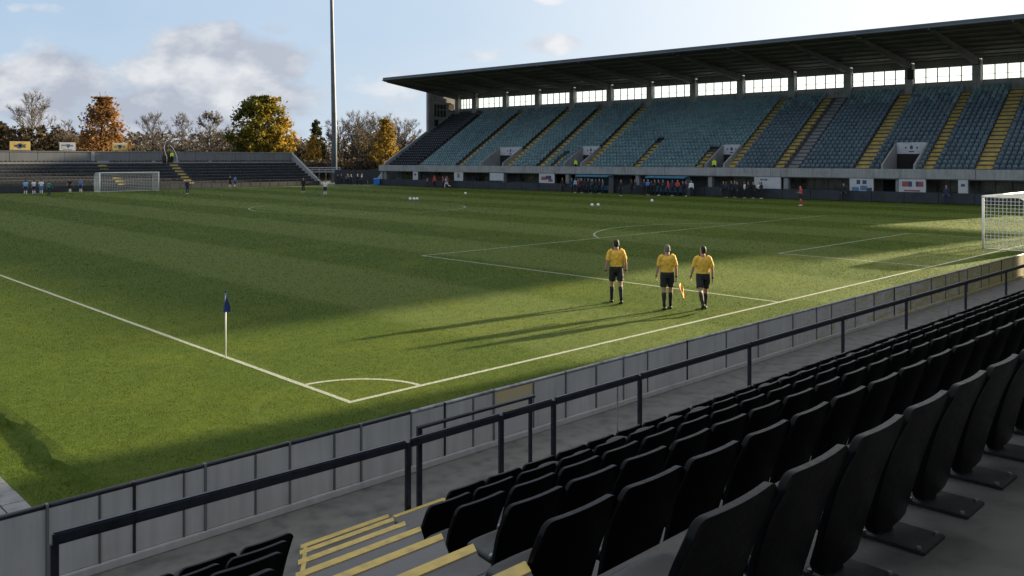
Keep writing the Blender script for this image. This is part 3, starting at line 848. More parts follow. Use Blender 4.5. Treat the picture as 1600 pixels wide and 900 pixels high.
mb.hexa([(.7, -.5, 16.25), (SR, -.5, 16.25), (SR, 16.3, zsoff(16.3)), (.7, 16.3, zsoff(16.3))], [(.7, -.5, 16.7), (SR, -.5, 16.7), (SR, 16.3, 15.9), (.7, 16.3, 15.9)])
mb.build('roof', M['roof_dark'], main)
mb = MB(); mb.box(.6, SR+.05, -.62, -.503, 16.3, 16.77); mb.hexa([(.58, -.5, 16.2), (.697, -.5, 16.2), (.697, 16.4, zsoff(16.4)-.05), (.58, 16.4, zsoff(16.4)-.05)], [(.58, -.5, 16.75), (.697, -.5, 16.75), (.697, 16.4, 15.96), (.58, 16.4, 15.96)])
mb.build('roof_fascia', M['roof_edge'], main)
mb = MB(); mb.tube([(.6, -.72, 16.37), (SR, -.72, 16.37)], .09, 8)
for k in range(15): mb.box(4.9+6.85*k-.06, 4.9+6.85*k+.06, -.8, -.62, 16.17, 16.27)
mb.build('gutter', M['roof_edge'], main)
# left end wall with its press-box openings
ew = MB(); tw = 9.6
ew.hexa([(-.3, tw, zrow(11)), (-.05, tw, zrow(11)), (-.05, TB+.3, zrow(11)), (-.3, TB+.3, zrow(11))], [(-.3, tw, zsoff(tw)), (-.05, tw, zsoff(tw)), (-.05, TB+.3, zsoff(TB+.3)), (-.3, TB+.3, zsoff(TB+.3))])
ew = ew.build('end_wall', M['concrete_mid'], main)
mb = MB(); mb.box(-.34, .1, tw-.35, tw+.15, 5, zsoff(tw)-.02); mb.build('end_post', M['concrete'], main)
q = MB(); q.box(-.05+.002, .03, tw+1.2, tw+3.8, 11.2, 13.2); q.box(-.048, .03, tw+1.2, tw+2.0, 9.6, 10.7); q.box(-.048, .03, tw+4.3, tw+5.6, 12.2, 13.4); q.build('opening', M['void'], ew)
q = MB(); q.box(-.045, .12, tw+.9, tw+5.4, 13.45, 13.6); q.box(-.045, .12, tw+2.0, tw+5.6, 12.3, 12.42)
for k in range(4): q.box(-.04, .1, tw+1.6+k*.7, tw+1.66+k*.7, 11.2, 13.2)
q.build('window_bar', M['concrete'], ew)
mb = MB(); mb.box(-12.5, -2., 23., 28., 0, 18.3); mb.build('shade_tower', M['concrete_mid'], main)  # hidden block added to cast shade on the end terrace
mb = MB(); mb.box(SL+.36, 103., TB-.1, TB+.05, 10.2, 14.9)
mb.build('hanging_shade_panel', M['clad_grey'], main)  # unseen panel added to shape the shadow on the pitch
mb = MB(); mb.box(102.7, 103., TB-.2, TB+.1, 0, 10.19); mb.build('shade_panel_post', M['mast'], main)  # post added to carry the unseen shading panel
for k in range(7):
    t = .9+k*2.15
    mb = MB(); mb.box(.7, SR-.1, t-.05, t+.05, zsoff(t)-.1, zsoff(t)-.003); mb.build('purlin', M['rib'], main)
mb = MB(); mb.box(73.4, 74.1, TB-.95, TB-.556, 13.0, 14.1); mb.build('loudspeaker', M['black_iron'], main, bevel=.03)
# ground floor
TG = 2.6
mb = MB(); mb.box(0, SL, TG, TG+.3, 0, 2.3); mb.build('ground_floor_wall', M['concrete_dark'], main)
mb = MB(); mb.box(0, SL, .17, TG-.003, 2.2, 2.3); mb.build('undercroft_ceiling', M['concrete_dark'], main)
gl = [(1.5, 6.0), (9, 15.0), (17.8, 22.3), (26.3, 32.0), (58.5, 62.0), (66.5, 72.4), (79.9, 82.4), (83.6, 90.5)]
for a, b in gl:
    mb = MB(); n = max(2, int((b-a)/1.3)); mb.box(a, b, TG-.05, TG-.004, 1.0, 1.06); mb.box(a, b, TG-.05, TG-.004, 2.12, 2.18)
    for k in range(n+1):
        x = a+(b-a)*k/n; mb.box(x-.035, x+.035, TG-.05, TG-.004, 1.061, 2.119)
    w = mb.build('concourse_window', M['frame_dark'], main)
    mb = MB(); mb.box(a, b, TG-.02, TG-.0042, 1.0, 2.18); mb.build('pane', M['window_dim'], w)
for a, b in ((33.0, 36.0), (44.9, 46.3), (75.0, 77.2)):
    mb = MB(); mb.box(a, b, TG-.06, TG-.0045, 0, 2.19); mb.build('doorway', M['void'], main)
for s in (.2, 7.5, 17.0, 25.4, 36.6, 47.3, 57.0, 65.9, 74.5, 77.2, 83.0, 91.3):
    mb = MB(); mb.box(s-.25, s+.25, .2, .75, 0, 2.199); mb.build('pier', M['concrete_mid'], main)
# boards hanging below the parapet
def board(s0, s1, z0, z1, label, marks, base='sign_white', t=.2):
    o = thing('signboard', label, 'sign', W_((s0+s1)/2, t-.12, z0), RZ)
    w = (s1-s0)/2; mb = MB(); mb.box(-w, w, -.03, .03, 0, z1-z0); mb.build('board', M[base], o, bevel=.01)
    bd = MB(); bd.box(-w-.03, w+.03, .031, .05, -.03, z1-z0+.03); bd.build('frame', M['rail_grey'], o)
    for m, x0, x1, y0, y1 in marks:
        q = MB(); q.box(-w+2*w*x0, -w+2*w*x1, -.036, -.031, (z1-z0)*y0, (z1-z0)*y1); q.build('print', M[m], o)
Zb, Zt = 1.12, 2.26
board(6.9, 8.0, .95, 2.26, 'narrow white sign on the first pier at the left end of the grandstand', [('sign_navy', .3, .7, .55, .8)])
board(15.9, 17.7, 1.05, 2.26, 'small white sign with a grey crest left of the blank white board', [('clad_grey', .35, .65, .35, .8), ('sign_yellow', .2, .8, .82, .92)])
board(23.0, 25.6, 1.2, 2.22, 'blank white board under the second seating entrance', [])
board(32.0, 34.6, .95, 2.26, 'white poster with red and dark figures left of the first dugout', [('sign_red', .15, .5, .35, .7), ('sign_navy', .45, .8, .45, .8), ('sign_red', .6, .9, .2, .45)])
board(62.4, 65.4, .85, 2.26, 'wide plain white board with one short dark word near its top', [('sign_navy', .24, .31, .72, .86), ('sign_navy', .42, .5, .72, .86), ('sign_navy', .34, .4, .74, .84)])
board(72.6, 74.9, .85, 2.26, 'white poster with blue players printed on it', [('sign_navy', .3, .45, .6, .9), ('sign_navy', .55, .72, .62, .88), ('sign_blue', .1, .4, .1, .4), ('sign_blue', .45, .75, .18, .5), ('sign_navy', .72, .95, .08, .36)])
board(77.3, 79.7, .85, 2.26, 'white poster with a red and navy printed band', [('sign_red', .12, .36, .5, .85), ('sign_navy', .36, .5, .5, .85), ('sign_navy', .64, .72, .5, .85), ('sign_red', .72, .92, .5, .85), ('sign_red', .2, .8, .18, .28)])
board(82.5, 83.3, .75, 2.26, 'tall narrow white sign on a pier beyond the red and navy poster', [('sign_navy', .3, .7, .6, .75)])
# perimeter board
pb = thing('perimeter_board', 'dark navy perimeter board in front of the grandstand', 'barrier', (AX, AY, 0), RZ)
k = 0; s = -1.5
while s < 98:
    ln = 3.05
    if not (38.2 < s+1.5 < 55.0 and False):
        mb = MB(); mb.box(s+.02, s+ln-.02, -.05, .03, .05, 1.04+U(-.015, .015)); mb.build('board_panel', M['board_navy'], pb, bevel=.01)
        mb = MB(); mb.box(s-.03, s+.03, .031, .1, 0, 1.0); mb.build('board_post', M['navy_rail'], pb)
    s += ln

# ------------------------------------------------------------------ blue seats
def blue_seat_pts():
    """far seat: curved back shell with rounded head and tipped-up pan"""
    mb = MB()
    nu, nv = 5, 4
    for off in (0, 1):
        for j in range(nv):
            v = j/(nv-1)
            for i in range(nu):
                u = -1+2*i/(nu-1)
                z = .3+.5*v-(.11 if abs(u) == 1 and j == nv-1 else 0)
                mb.v.append((u*.2*(1-(.12 if j in (0, nv-1) else 0)), .16+.09*v-.05*u*u+off*.03, z))
    n = nu*nv
    for j in range(nv-1):
        for i in range(nu-1):
            a = j*nu+i; mb.f.append((a, a+1, a+nu+1, a+nu))
    ring = [i for i in range(nu)]+[j*nu+nu-1 for j in range(1, nv)]+[(nv-1)*nu+i for i in range(nu-2, -1, -1)]+[j*nu for j in range(nv-2, 0, -1)]
    for q in range(len(ring)):
        a, b = ring[q], ring[(q+1) % len(ring)]; mb.f.append((b, a, n+a, n+b))
    mb.mi = [0]*len(mb.f)
    # tipped-up pan
    o = len(mb.v)
    P = [(-.19, .05, .32), (.19, .05, .32), (.2, -.0, .52), (.13, -.02, .62), (-.13, -.02, .62), (-.2, -.0, .52)]
    mb.v += P+[(x, y+.08, z) for x, y, z in P]
    fs = [(0, 1, 2, 3, 4, 5)]+[(i, (i+1) % 6, 6+(i+1) % 6, 6+i) for i in range(6)]
    mb.f += [tuple(o+i for i in f) for f in fs]; mb.mi += [0]*len(fs)
    return mb
bs = blue_seat_pts()
seat_me = {k: bs.mesh('stadium_seat', M[k], False) for k in ('seat_teal', 'seat_navy', 'seat_dark')}
blockdefs = []  # (s0, s1, material, name)
def in_aisle(s, i):
    for (a, w, r0, r1, c) in aisles:
        if r0 <= i < r1 and abs(s-a) < w/2+.22: return True
    for (a, b) in vom:
        if i < VR and a-.3 < s < b+.3: return True
    if 64.6 < s < 66.2: return True
    for c in cols:
        if i >= 21 and abs(s-c) < .7: return True
    return False
seats = []
for i in range(ROWS):
    s = .35
    while s < SL-.3:
        if not in_aisle(s, i):
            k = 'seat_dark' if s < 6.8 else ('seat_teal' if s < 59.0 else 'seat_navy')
            if s > 59 and i > 16 and rnd() < (i-15)/6.: k = 'seat_teal'  # light on the upper right rows put into the seat colour
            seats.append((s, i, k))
        s += .5
camv = Vector((0, 0, H))
def seat_d(q):
    p = W_(q[0], 1.0+q[1]*RD, zrow(q[1])); return (p-camv).length
def in_view(q):
    p = W_(q[0], 1.0+q[1]*RD); d = p.dot(FWD); return p.dot(RGT)/d < 800/1340.
seats.sort(key=lambda q: (0 if in_view(q) else 1, seat_d(q)))
near_seats = seats[:300]
# labels: by row and by the yellow stairway on their right or left
amark = sorted([a for a in aisles if a[3] == 22], key=lambda a: a[0])
ANAME = {84.4: 'the rightmost wide yellow stairway', 79.6: 'the narrow yellow stairway', 73.4: 'the wide middle yellow stairway'}
rows_seen = {}
for q in near_seats: rows_seen.setdefault(q[1], []).append(q[0])
for (s, i, k) in near_seats:
    a = min([a for a in amark if a[0] in ANAME], key=lambda a: abs(a[0]-s))
    side = 'right' if s > a[0] else 'left'
    n = 1+sum(1 for x in rows_seen[i] if (x > a[0]) == (s > a[0]) and abs(x-a[0]) < abs(s-a[0])-.01)
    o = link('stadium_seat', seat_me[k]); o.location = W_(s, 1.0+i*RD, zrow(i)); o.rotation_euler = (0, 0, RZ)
    tag(o, 'blue seat, %s %s of %s, %s' % (ordw(n), side, ANAME[a[0]], 'bottom row' if i == 0 else ordw(i+1)+' row up'), 'seat', 'blue seats of the grandstand')
rest = seats[300:]
bv = np.array(bs.v); kk = sorted(seat_me)
tri_v = []; faces = []; mis = []
big = MB()
vs_all = []; off = 0
fl = bs.f
for (s, i, k) in rest:
    a = U(-.03, .03); c, sn = math.cos(a), math.sin(a)
    v = bv.copy(); x = v[:, 0]*c-v[:, 1]*sn; y = v[:, 0]*sn+v[:, 1]*c
    P = W_(s, 1.0+i*RD, zrow(i))
    wv = np.empty_like(v); wv[:, 0] = P.x+S.x*x+T.x*y; wv[:, 1] = P.y+S.y*x+T.y*y; wv[:, 2] = P.z+v[:, 2]
    vs_all.append(wv)
    faces += [tuple(j+off for j in f) for f in fl]; mis += [kk.index(k)]*len(fl); off += len(v)
me = bpy.data.meshes.new('seat_rows'); me.from_pydata(np.concatenate(vs_all).tolist(), [], faces)
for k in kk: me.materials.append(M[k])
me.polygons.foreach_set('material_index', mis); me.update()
tag(link('seat_rows', me), 'the farther rows of small blue seats filling the grandstand', 'seats', kind='stuff')

# ------------------------------------------------------------------ dugouts
def dugout(s0, s1, label):
    t = -.85
    d = thing('dugout', label, 'dugout', W_((s0+s1)/2, t, 0), RZ, 'team dugouts'); w = (s1-s0)/2
    mb = MB()
    prof = [(-.75, 1.98), (-.3, 2.08), (.2, 2.08), (.55, 1.9)]
    for (y0, z0), (y1, z1) in zip(prof[:-1], prof[1:]):
        mb.hexa([(-w, y0, z0), (w, y0, z0), (w, y1, z1), (-w, y1, z1)], [(-w, y0, z0+.13), (w, y0, z0+.13), (w, y1, z1+.13), (-w, y1, z1+.13)])
    mb.build('canopy', M['dugout_blue'], d)
    mb = MB(); mb.box(-w, w, .55, .6, .02, 1.9); mb.build('back_panel', M['board_navy'], d)
    for x in (-w, w-.05):
        mb = MB(); mb.hexa([(x, -.45, .02), (x+.05, -.45, .02), (x+.05, .54, .02), (x, .54, .02)], [(x, -.3, 1.97), (x+.05, -.3, 1.97), (x+.05, .54, 1.87), (x, .54, 1.87)]); mb.build('side_panel', M['clad_grey'], d)
    mb = MB(); mb.box(-w+.1, w-.1, .0, .4, .4, .46); mb.box(-w+.1, w-.1, .38, .44, .46, .95)
    for k in range(5): x = -w+.3+k*(2*w-.6)/4; mb.box(x-.03, x+.03, .1, .3, 0.001, .4)
    mb.build('bench', M['dugout_blue'], d)
dugout(39.3, 44.2, 'left of the two dugouts with a light blue canopy under the grandstand')
dugout(49.6, 54.8, 'right of the two dugouts with a light blue canopy under the grandstand')

# ------------------------------------------------------------------ far end terrace
TY = 118.2; TX0, TX1 = -16., 72.
ter = thing('end_terrace', 'low dark terrace stand with grey rear wall behind the far goal', 'terrace', (0, TY, 0))
NT, TD, TI = 8, .92, .42
mb = MB()
for i in range(NT): mb.box(TX0, TX1, i*TD, (i+1)*TD+(.02 if i < NT-1 else .5), 0 if i == 0 else .6+TI*(i-1)-.05, .6+TI*i)
mb.build('terrace_steps', M['board_navy'], ter)
mb = MB()
for i in range(1, NT): mb.box(TX0, TX1, i*TD-.004, i*TD+.12, .6+TI*i+.003, .6+TI*i+.03)
mb.build('step_edge', M['concrete_mid'], ter)
ZT = .6+TI*(NT-1); yb = NT*TD+.5
gaps = [(51.0, 52.6)]
mb = MB(); mb.box(TX0, 50.9, yb, yb+.3, 0, ZT+.35); mb.box(52.6, TX1, yb, yb+.3, 0, ZT+.35); mb.build('rear_plinth', M['concrete'], ter)
for a, b in ((TX0, 41.0), (41.5, 50.9), (52.6, TX1)):
    n = max(1, int((b-a)/3.2))
    for k in range(n):
        x0 = a+(b-a)*k/n; x1 = a+(b-a)*(k+1)/n
        q = MB(); q.box(x0+.02, x1-.02, yb+.04, yb+.22, ZT+.351, ZT+1.62); q.build('rear_panel', M['clad_grey'], ter, bevel=.01)
mb = MB(); mb.box(TX0, 50.9, yb-.03, yb+.3, ZT+1.621, ZT+1.7); mb.box(52.6, TX1, yb-.03, yb+.3, ZT+1.621, ZT+1.7); mb.build('coping', M['concrete'], ter)
mb = MB(); mb.box(41.02, 41.48, yb-.02, yb+.3, ZT+.351, ZT+1.62); mb.build('pillar', M['concrete'], ter)
mb = MB()
mb.hexa([(TX1+.01, -.6, 0), (TX1+.35, -.6, 0), (TX1+.35, yb+.3, 0), (TX1+.01, yb+.3, 0)], [(TX1+.01, -.6, .7), (TX1+.35, -.6, .7), (TX1+.35, yb+.3, ZT+1.72), (TX1+.01, yb+.3, ZT+1.72)])
mb.build('side_wall', M['concrete'], ter)
for x, i0, i1 in ((42.6, 0, 4), (41.9, 6, 8), (51.9, 0, 8)):
    mb = MB()
    for i in range(i0, i1):
        mb.box(x-.55, x+.55, i*TD-.3, i*TD, .6+TI*i-.21-.2, .6+TI*i-.2); mb.box(x-.55, x+.55, i*TD+.002, i*TD+.5, .6+TI*i+.031, .6+TI*i+.045)
    mb.build('stairway', M['yellow_far'], ter)
fence = MB()
for k in range(0, 60): x = TX0+k*1.5; fence.box(x-.03, x+.03, -.75, -.69, 0, 1.05)
fence.box(TX0, TX1, -.75, -.7, 1.05, 1.1); fence.box(TX0, TX1, -.74, -.72, .05, .75)
fence.build('front_rail', M['board_navy'], ter)
# dark terrace seats, too many and too small to tell apart
mb = MB()
for i in range(NT):
    x = TX0+.3
    while x < TX1-.4:
        if not (abs(x-51.9) < .9 or abs(x-42.3) < .95 and (i < 4 or i > 5)) and rnd() > .06:
            zz = .6+TI*i; yy = i*TD+.3; h_ = .40+U(-.03, .02)
            mb.box(x-.2, x+.2, yy+.3, yy+.36, zz+.2, zz+h_); mb.box(x-.19, x+.19, yy+.0, yy+.29, zz+.2, zz+.26)
        x += .5
o = mb.build('terrace_seats', M['terrace_seat']); o.location = (0, TY, 0); tag(o, 'rows of small dark seats on the far end terrace', 'seats', kind='stuff')
# sign boards on the rear wall
def top_board(x, w, h, label, base, marks):
    o = thing('crest_board', label, 'sign', (x, TY+yb+.12, ZT+1.7)); mb = MB(); mb.box(-w/2, w/2, -.04, .04, .1, .1+h); mb.build('board', M[base], o, bevel=.01)
    q = MB(); q.box(-w/2-.05, w/2+.05, .041, .07, .05, .15+h)
    for s_ in (-.35, .35): q.bar((w*s_, .08, -.2), (w*s_, .08, h*.8), .07)
    q.build('frame', M['rail_grey'], o)
    for m, k, a, b, c, d in marks:
        q = MB()
        if k == 'disc': q.tube([(-w/2+w*a, -.041, .1+h*b), (-w/2+w*a, -.055, .1+h*b)], c, 12)
        elif k == 'crest': q.hexa([(-w/2+w*(a+c*u), -.041, .1+h*(b+d*v)) for u, v in ((-1, 1), (-1, 0), (0, -1), (1, 0), (1, 1))], [(-w/2+w*(a+c*u), -.055, .1+h*(b+d*v)) for u, v in ((-1, 1), (-1, 0), (0, -1), (1, 0), (1, 1))])
        else: q.box(-w/2+w*a, -w/2+w*b, -.055, -.041, .1+h*c, .1+h*d)
        q.build('print', M[m], o)
top_board(32.2, 2.4, 1.1, 'yellow board with a dark crest at the left end of the terrace wall', 'sign_yellow',
          [('sign_navy', 'disc', .5, .5, .36, 0), ('sign_white', 'crest', .5, .5, .06, .16), ('sign_navy', 'bar', .68, .76, .3, .7), ('sign_navy', 'bar', .762, .8, .6, .7), ('sign_navy', 'bar', .762, .8, .3, .4), ('sign_navy', 'crest', .3, .5, .07, .15), ('sign_white', 'bar', .15, .85, .08, .13)])
top_board(38.0, 2.0, 1.05, 'pale blue-white board with a navy crest on the terrace wall', 'sign_white',
          [('sign_navy', 'crest', .56, .55, .1, .25), ('sign_yellow', 'bar', .15, .4, .3, .45), ('sign_blue', 'bar', .15, .42, .55, .75), ('sign_blue', 'bar', .72, .86, .5, .75), ('sign_navy', 'bar', .2, .8, .12, .18)])
top_board(44.9, 2.05, 1.05, 'yellow board with a navy shield on the terrace wall behind the far goal', 'sign_yellow',
          [('sign_navy', 'crest', .5, .5, .12, .3), ('sign_white', 'crest', .5, .55, .05, .13), ('clad_grey', 'bar', .16, .3, .4, .7), ('clad_grey', 'bar', .7, .84, .4, .7), ('sign_white', 'bar', .1, .9, .82, .93)])
# curved white stair rails in the gap of the rear wall
for dx, lab in ((-.75, 'left'), (.75, 'right')):
    mb = MB(); x = 51.8+dx
    mb.tube([(x, yb-1.2, ZT), (x, yb-1.2, ZT+.9), (x, yb-.6, ZT+1.6), (x-.15*dx, yb+.1, ZT+2.3), (x-.5*dx, yb+.5, ZT+2.7)], .035, 6)
    o = mb.build('curved_handrail', M['white_paint'], smooth=True); o.location = (0, TY, 0)
    tag(o, 'curved white handrail on the %s of the gap in the terrace wall' % lab, 'handrail')

# ------------------------------------------------------------------ gap between the stands
cw = thing('corner_wall', 'dark navy wall in the corner between terrace and grandstand', 'wall', (0, 0, 0))
P0 = Vector((77.4, 121.5, 0)); P1 = Vector((84.5, 113.2, 0)); dv = (P1-P0).normalized()
for k in range(4):
    a = P0+dv*(k*2.75); b = P0+dv*(k*2.75+2.7); q = MB(); q.bar((a.x, a.y, 1.2), (b.x, b.y, 1.2), .12, 2.38); q.build('wall_panel', M['board_navy'], cw)
wf = thing('white_fence', 'low white slatted fence at the foot of the floodlight mast', 'fence', (72.6, 129.5, 0), R_(-38))
for k in range(9):
    q = MB(); q.box(k*1.15-.04, k*1.15+.04, -.04, .04, 0, 2.75); q.build('fence_post', M['rail_grey'], wf)
q = MB()
for z in (2.0, 2.35, 2.7): q.box(-.1, 9.3, -.07, -.041, z-.07, z+.07)
q.build('fence_rail', M['sign_white'], wf)
cb_ = thing('waste_bin', 'bright blue wheeled bin at the left end of the perimeter board', 'bin', (78.6, 111.4, 0), R_(-40))
q = MB(); q.hexa([(-.42, -.35, .1), (.42, -.35, .1), (.42, .35, .1), (-.42, .35, .1)], [(-.52, -.42, .98), (.52, -.42, .98), (.52, .42, .98), (-.52, .42, .98)]); q.build('bin_body', M['bin_blue'], cb_, bevel=.03)
q = MB(); q.hexa([(-.55, -.45, .985), (.55, -.45, .985), (.55, .45, .985), (-.55, .45, .985)], [(-.5, -.38, 1.1), (.5, -.38, 1.1), (.5, .38, 1.14), (-.5, .38, 1.14)]); q.build('lid', M['bin_blue'], cb_, bevel=.02)
for sx_ in (-.4, .4):
    q = MB(); q.tube([(sx_-.04, .3, .1), (sx_+.04, .3, .1)], .1, 10); q.build('wheel', M['black_iron'], cb_)
# floodlight mast
fm = thing('floodlight_mast', 'tall tapering grey floodlight mast in the gap between the two stands', 'floodlight', (82.2, 129.3, 0))
q = MB(); q.tube([(0, 0, 0), (-.0, 0, 10), (-.35, .2, 30), (-.6, .35, 47)], [.52, .46, .3, .2], 12); q.build('pole', M['mast'], fm, smooth=True)
q = MB(); q.tube([(0, 0, 0.0), (0, 0, .08)], .85, 16)
for k in range(8): a = k*math.pi/4; q.tube([(.7*math.cos(a), .7*math.sin(a), .08), (.7*math.cos(a), .7*math.sin(a), .2)], .04, 6)
q.build('base_flange', M['mast'], fm)
q = MB()
for z in (46, 47.2, 48.4): q.bar((-3.4, .35, z), (2.2, .35, z), .12)
for x in (-3.3, -.6, 2.1): q.bar((x, .35, 45.8), (x, .35, 48.6), .12)
q.build('head_frame', M['mast'], fm)
for z in (46.3, 47.5, 48.7):
    for k in range(5):
        q = MB(); x = -2.9+k*1.15; q.tube([(x, .3, z), (x, -.05, z-.12)], [.2, .36], 10); q.build('lamp', M['lamp_glass'], fm)

# ------------------------------------------------------------------ trees
def tree(label, name, loc, h, rx, kind, leaf=None, nleaf=0, leafs=.4, base=.22, nl=16, shape='round', bark='bark', seed=0, tonex=0, group='trees behind the ground', twd=1.0, trunk_r=None, bare_top=0):
    rg = random.Random(seed); nr = np.random.default_rng(seed)
    t = thing(name, label, 'tree', loc, 0, group)
    zc0 = h*base; ch = h-zc0
    def env(z):      # crown radius at height
        q = (z-zc0)/ch
        if q < 0 or q > 1: return 0.05
        if shape == 'round': return rx*max(.05, math.sin(math.pi*min(1, (q*.86+.12)))**.62)
        if shape == 'cone': return rx*(1-q)**.8*min(1, q*6+.25)
        if shape == 'vase': return rx*min(1, .25+q*1.35)*max(.05, (1-max(0, q-.62)/.38*.95))**.5
        return rx*max(.05, (1-q)**.72*min(1, q*3+.4)*1.12)
    if kind == 'bare': nl = int(nl*1.7)
    tr = MB(); r0 = trunk_r or h*.02
    bend = [(rg.uniform(-1, 1)*rx*.06, rg.uniform(-1, 1)*rx*.06) for _ in range(5)]
    top = h*(.93 if shape != 'vase' else .72)
    tp = [Vector((bend[i][0]*i/4, bend[i][1]*i/4, top*i/4)) for i in range(5)]
    tr.tube(tp, [r0*1.25, r0, r0*.72, r0*.42, r0*.12], 7)
    def tpt(z):
        q = min(3.999, max(0, z/top*4)); i = int(q); return tp[i].lerp(tp[i+1], q-i)
    tw = MB(); tips = []
    for k in range(nl):
        q = (k+.5)/nl
        zs = zc0*.8+(top*.92-zc0*.8)*q**1.1
        a = k*2.4+rg.uniform(-.4, .4)
        rise = ch*(.26 if shape in ('round', 'oval') else (.5*(1-q*.6) if shape == 'vase' else .02))
        ze = min(h*.985, zs+rise*rg.uniform(.6, 1.3))
        rr = env(ze)*rg.uniform(.8, 1.05)
        p0 = tpt(zs); p3 = Vector((tpt(zs).x+math.cos(a)*rr, tpt(zs).y+math.sin(a)*rr, ze))
        mid = p0.lerp(p3, .5)+Vector((0, 0, rise*rg.uniform(-.05, .25) if shape != 'cone' else .2))
        lr = r0*.36*(1-.55*q)
        pts = [p0, p0.lerp(mid, .5)+Vector((rg.uniform(-.2, .2), rg.uniform(-.2, .2), 0)), mid, p3]
        tr.tube(pts, [lr, lr*.8, lr*.55, lr*.2], 5)
        nsub = 7
        for j in range(nsub):
            f = .22+.78*(j+rg.random())/nsub
            b0 = p0.lerp(mid, f*2) if f < .5 else mid.lerp(p3, f*2-1)
            sc_ = rx*.36*(1.1-f*.5)
            d = Vector((rg.gauss(0, .75), rg.gauss(0, .75), rg.gauss(.6 if shape != 'cone' else -.1, .45)))
            d += (p3-p0).normalized()*.9; d.normalize()
            b1 = b0+d*sc_*rg.uniform(.7, 1.3)
            m_ = b0.lerp(b1, .5)+Vector((rg.uniform(-1, 1), rg.uniform(-1, 1), rg.uniform(-.3, .8)))*sc_*.12
            (tw if kind == 'bare' else tr).tube([b0, m_, b1], [lr*.34, lr*.25, .03*twd], 4, caps=False)
            for w_ in range(6 if kind == 'bare' else 4):
                f2 = rg.uniform(.25, 1); c0 = b0.lerp(m_, f2*2) if f2 < .5 else m_.lerp(b1, f2*2-1)
                d2 = (d+Vector((rg.gauss(0, .5), rg.gauss(0, .5), rg.gauss(.25, .4)))).normalized()
                c1 = c0+d2*rx*.17*rg.uniform(.6, 1.4); tips.append((c0, c1))
                if kind == 'bare':
                    tw.tube([c0, c1], [.034*twd, .014*twd], 3, caps=False)
                    for _ in range(2):
                        e0 = c0.lerp(c1, rg.uniform(.3, 1)); e1 = e0+(d2+Vector((rg.gauss(0, .8), rg.gauss(0, .8), rg.gauss(.2, .6)))).normalized()*rx*.1*rg.uniform(.6, 1.3)
                        tw.tube([e0, e1], [.018*twd, .010*twd], 3, caps=False)
    tr.build('trunk', M[bark], t, smooth=True)
    if kind == 'bare': tw.build('twigs', M['twig'], t)
    if leaf and nleaf:
        c0 = np.array([tuple(a) for a, b in tips]); c1 = np.array([tuple(b) for a, b in tips])
        if bare_top:
            kz = c1[:, 2] < h*bare_top; c0, c1 = c0[kz], c1[kz]
        idx = nr.integers(0, len(c0), nleaf); f = nr.random((nleaf, 1))
        p = c0[idx]*(1-f)+c1[idx]*f+nr.normal(0, rx*.035, (nleaf, 3))
        if kind == 'leaf':       # leaf clumps fill the crown out to its outline
            nc = 90; cl = []
            while len(cl) < nc:
                z = zc0+ch*nr.random()*.93; a = nr.random()*6.283; rr = env(z)*nr.uniform(.45, 1.0)
                cl.append((math.cos(a)*rr, math.sin(a)*rr, z))
            cl = np.array(cl); m = int(nleaf*.62); ic = nr.integers(0, nc, m)
            cs = (rx*.13*(.6+.8*nr.random(nc)))[ic][:, None]*(.55 if shape == 'cone' else 1)
            p[:m] = cl[ic]+nr.normal(0, 1, (m, 3))*cs*np.array([1, 1, .72]); idx[:m] = ic+5000
            p[:, 2] = np.minimum(p[:, 2], h*1.01)
        s = leafs*(.55+.9*nr.random((nleaf, 1)))
        n1 = nr.normal(0, 1, (nleaf, 3)); n1 /= np.linalg.norm(n1, axis=1, keepdims=True)
        n2 = np.cross(n1, nr.normal(0, 1, (nleaf, 3))); n2 /= np.linalg.norm(n2, axis=1, keepdims=True)
        v = np.stack([p-n1*s, p+n2*s*.55, p+n1*s, p-n2*s*.55], 1).reshape(-1, 3)
        clump = np.sin(idx*12.9898)*.5+.5          # every twig has its own tint
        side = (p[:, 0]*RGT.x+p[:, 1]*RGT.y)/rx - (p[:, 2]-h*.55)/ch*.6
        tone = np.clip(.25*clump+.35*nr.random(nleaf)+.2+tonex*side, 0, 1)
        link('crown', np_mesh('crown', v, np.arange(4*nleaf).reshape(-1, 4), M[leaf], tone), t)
    return t
def at(p, d): 
    l = (p-800)/1340*d; q = FWD*d+RGT*l; return (q.x, q.y, 0)
# (tree positions in metres)
tree('tall bare tree over brown foliage behind the leftmost yellow board', 'bare_tree', (48.7, 182.7, 0), 15.8, 5.0, 'bare', 'leaf_brown', 2600, .32, seed=1, bare_top=.66, nl=18, base=.2)
tree('olive brown bushy tree at the left edge of the picture', 'brown_tree', (42.5, 186.5, 0), 11.2, 5.0, 'leaf', 'leaf_brown', 5200, .34, seed=2, base=.1)
tree('dark brown bushy tree between the bare tree and the orange tree', 'brown_tree', (54.2, 184.0, 0), 9.6, 3.8, 'leaf', 'leaf_brown', 3800, .32, seed=3, base=.1)
tree('thin bare tree just left of the orange tree', 'bare_tree', (53.2, 177, 0), 11.0, 3.0, 'bare', seed=24, nl=12, twd=.9)
tree('broad orange-leaved tree behind the terrace wall', 'orange_tree', (56.5, 168.2, 0), 15.4, 5.9, 'leaf', 'leaf_orange', 5200, .3, seed=4, base=.12, nl=24, shape='oval')
tree('round bare tree with fine grey twigs right of the orange tree', 'bare_tree', (73.2, 186.2, 0), 13.2, 4.2, 'bare', seed=5, shape='round', nl=17)
tree('slender bare tree beside the round bare tree', 'bare_tree', (80.0, 187.2, 0), 13.8, 3.4, 'bare', seed=6, shape='round', nl=15)
tree('reddish brown half-bare tree left of the gold and green maple', 'bare_tree', (80.1, 173.1, 0), 12.9, 4.4, 'bare', 'leaf_brown', 700, .26, seed=7, nl=17)
